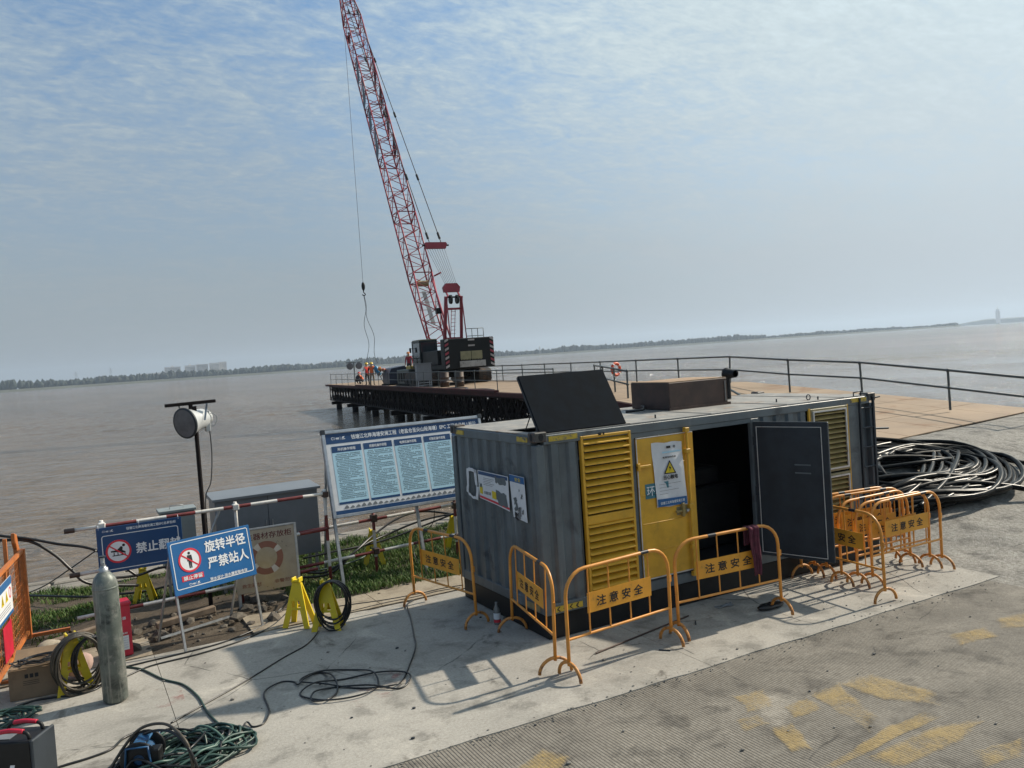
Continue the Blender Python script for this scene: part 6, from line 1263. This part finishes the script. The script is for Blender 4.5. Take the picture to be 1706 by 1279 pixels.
def pose(kind, lean=0., arms=0, face=(0, 1, 0)):
    if kind == 'stand':
        J = dict(pel=(0, 0, .95), spi=(0, .02 * 0, 1.12), che=(0, 0, 1.36), nec=(0, 0, 1.52), hea=(0, .02, 1.64), cro=(0, .01, 1.73))
        for q, sx_ in (('L', -1), ('R', 1)):
            J.update({'hi' + q: (.1 * sx_, 0, .90), 'kn' + q: (.12 * sx_, .03, .50), 'an' + q: (.13 * sx_, -.02, .09), 'to' + q: (.15 * sx_, .14, .05), 'sh' + q: (.19 * sx_, 0, 1.42)})
            if arms == 0: J.update({'el' + q: (.27 * sx_, -.03, 1.14), 'wr' + q: (.26 * sx_, .08, .92)})
            elif arms == 1: J.update({'el' + q: (.28 * sx_, .10, 1.18), 'wr' + q: (.16 * sx_, .34, 1.22)})
            else: J.update({'el' + q: (.32 * sx_, .12, 1.40), 'wr' + q: (.26 * sx_, .30, 1.62)})
    elif kind == 'bend':
        J = dict(pel=(0, -.1, .88), spi=(0, .06, 1.02), che=(0, .28, 1.12), nec=(0, .42, 1.17), hea=(0, .53, 1.20), cro=(0, .61, 1.24))
        for q, sx_ in (('L', -1), ('R', 1)): J.update({'hi' + q: (.1 * sx_, -.1, .83), 'kn' + q: (.14 * sx_, .08, .48), 'an' + q: (.14 * sx_, -.04, .09), 'to' + q: (.16 * sx_, .12, .05), 'sh' + q: (.19 * sx_, .30, 1.16), 'el' + q: (.25 * sx_, .42, .92), 'wr' + q: (.18 * sx_, .56, .74)})
    else:
        J = dict(pel=(0, -.12, .30), spi=(0, -.06, .46), che=(0, .08, .64), nec=(0, .15, .78), hea=(0, .20, .88), cro=(0, .22, .97))
        for q, sx_ in (('L', -1), ('R', 1)): J.update({'hi' + q: (.12 * sx_, -.10, .28), 'kn' + q: (.18 * sx_, .28, .48), 'an' + q: (.16 * sx_, .06, .09), 'to' + q: (.18 * sx_, .22, .05), 'sh' + q: (.19 * sx_, .08, .70), 'el' + q: (.26 * sx_, .28, .54), 'wr' + q: (.14 * sx_, .46, .50)})
    J['face'] = face; return J
m_vor = M('orange vest', (.72, .13, .03), .7, var=.08); m_vrd = M('red vest', (.75, .05, .035), .7, var=.08); m_vye = M('lime vest', (.5, .55, .05), .7); m_hye = M('yellow helmet', (.70, .48, .03), .35); m_hor = M('orange helmet', (.70, .24, .06), .35); m_hrd = M('red helmet', (.50, .04, .03), .35); m_hbl = M('blue helmet', (.03, .15, .35), .35)
m_dk = M('dark cloth', (.03, .03, .035), .9); m_kh = M('khaki cloth', (.20, .17, .13), .9); m_ws = M('pale cloth', (.5, .5, .48), .9); m_rs = M('dull red shirt', (.33, .03, .045), .9, var=.12)
def at(px, py): return G(px, py, DZ)
F0 = -HD
person('worker in a bright red vest and yellow helmet standing at the pier rail', at(613, 642), F0 + .3, pose('stand', arms=1), m_ws, m_dk, m_hye, m_vrd, 1.04)
person('worker in an orange vest and yellow helmet close beside the one in red', at(621, 642), F0 - .4, pose('stand', arms=0), m_dk, m_kh, m_hye, m_vor, 1.04)
person('worker crouching at the pier head in an orange vest', at(603, 640), F0 + 1.4, pose('crouch'), m_dk, m_dk, None, m_vor, 1.05)
person('second crouching worker at the pier head with a red helmet', at(596, 639.5), F0 - 1.2, pose('crouch'), m_dk, m_dk, m_hrd, None, 1.05)
person('worker in an orange vest and pale trousers bending over the hoses', at(645, 641), F0 + 2.0, pose('bend'), m_kh, m_ws, m_hor, m_vor, 1.08)
person('worker in pale shirt and lime vest stooping by the winch', at(655, 640), F0 - 1.8, pose('bend'), m_ws, m_dk, m_hbl, m_vye, 1.0)
person('worker in a dull red shirt and orange helmet standing behind the power pack', at(684, 639.5), F0 + 2.6, pose('stand', arms=0), m_rs, m_dk, m_hor, None, 1.02).location.z += .62
st = W(0, 0); pp_ = at(684, 639.5); sp_ = thing('step_platform', 'low steel platform under the worker in the dull red shirt', 'platform', (pp_.x, pp_.y, DZ), F0)
MB().box(-.6, -.5, .54, .6, .5, .61).build('top', m_truss, sp_)
for x in (-.5, .5):
    for y in (-.4, .4): MB().box(x - .04, y - .04, 0, x + .04, y + .04, .538).build('leg', m_truss, sp_)
bs_ = thing('gas_bottle', 'blue gas bottle leaning on the deck among the workers', 'gas cylinder', at(641, 641), 0); bs_.rotation_euler = (0, -.42, 0)
MB().lathe([(0, .9), (.16, .9), (.17, .95), (.17, 1.55), (.12, 1.66), (.05, 1.7), (.05, 1.8), (0, 1.8)], n=14).build('body', M('bottle blue', (.03, .2, .36), .4), bs_); MB().cyl((0, 0, 0), (0, 0, .9), .03, n=6).build('stand_tube', m_rail, bs_)
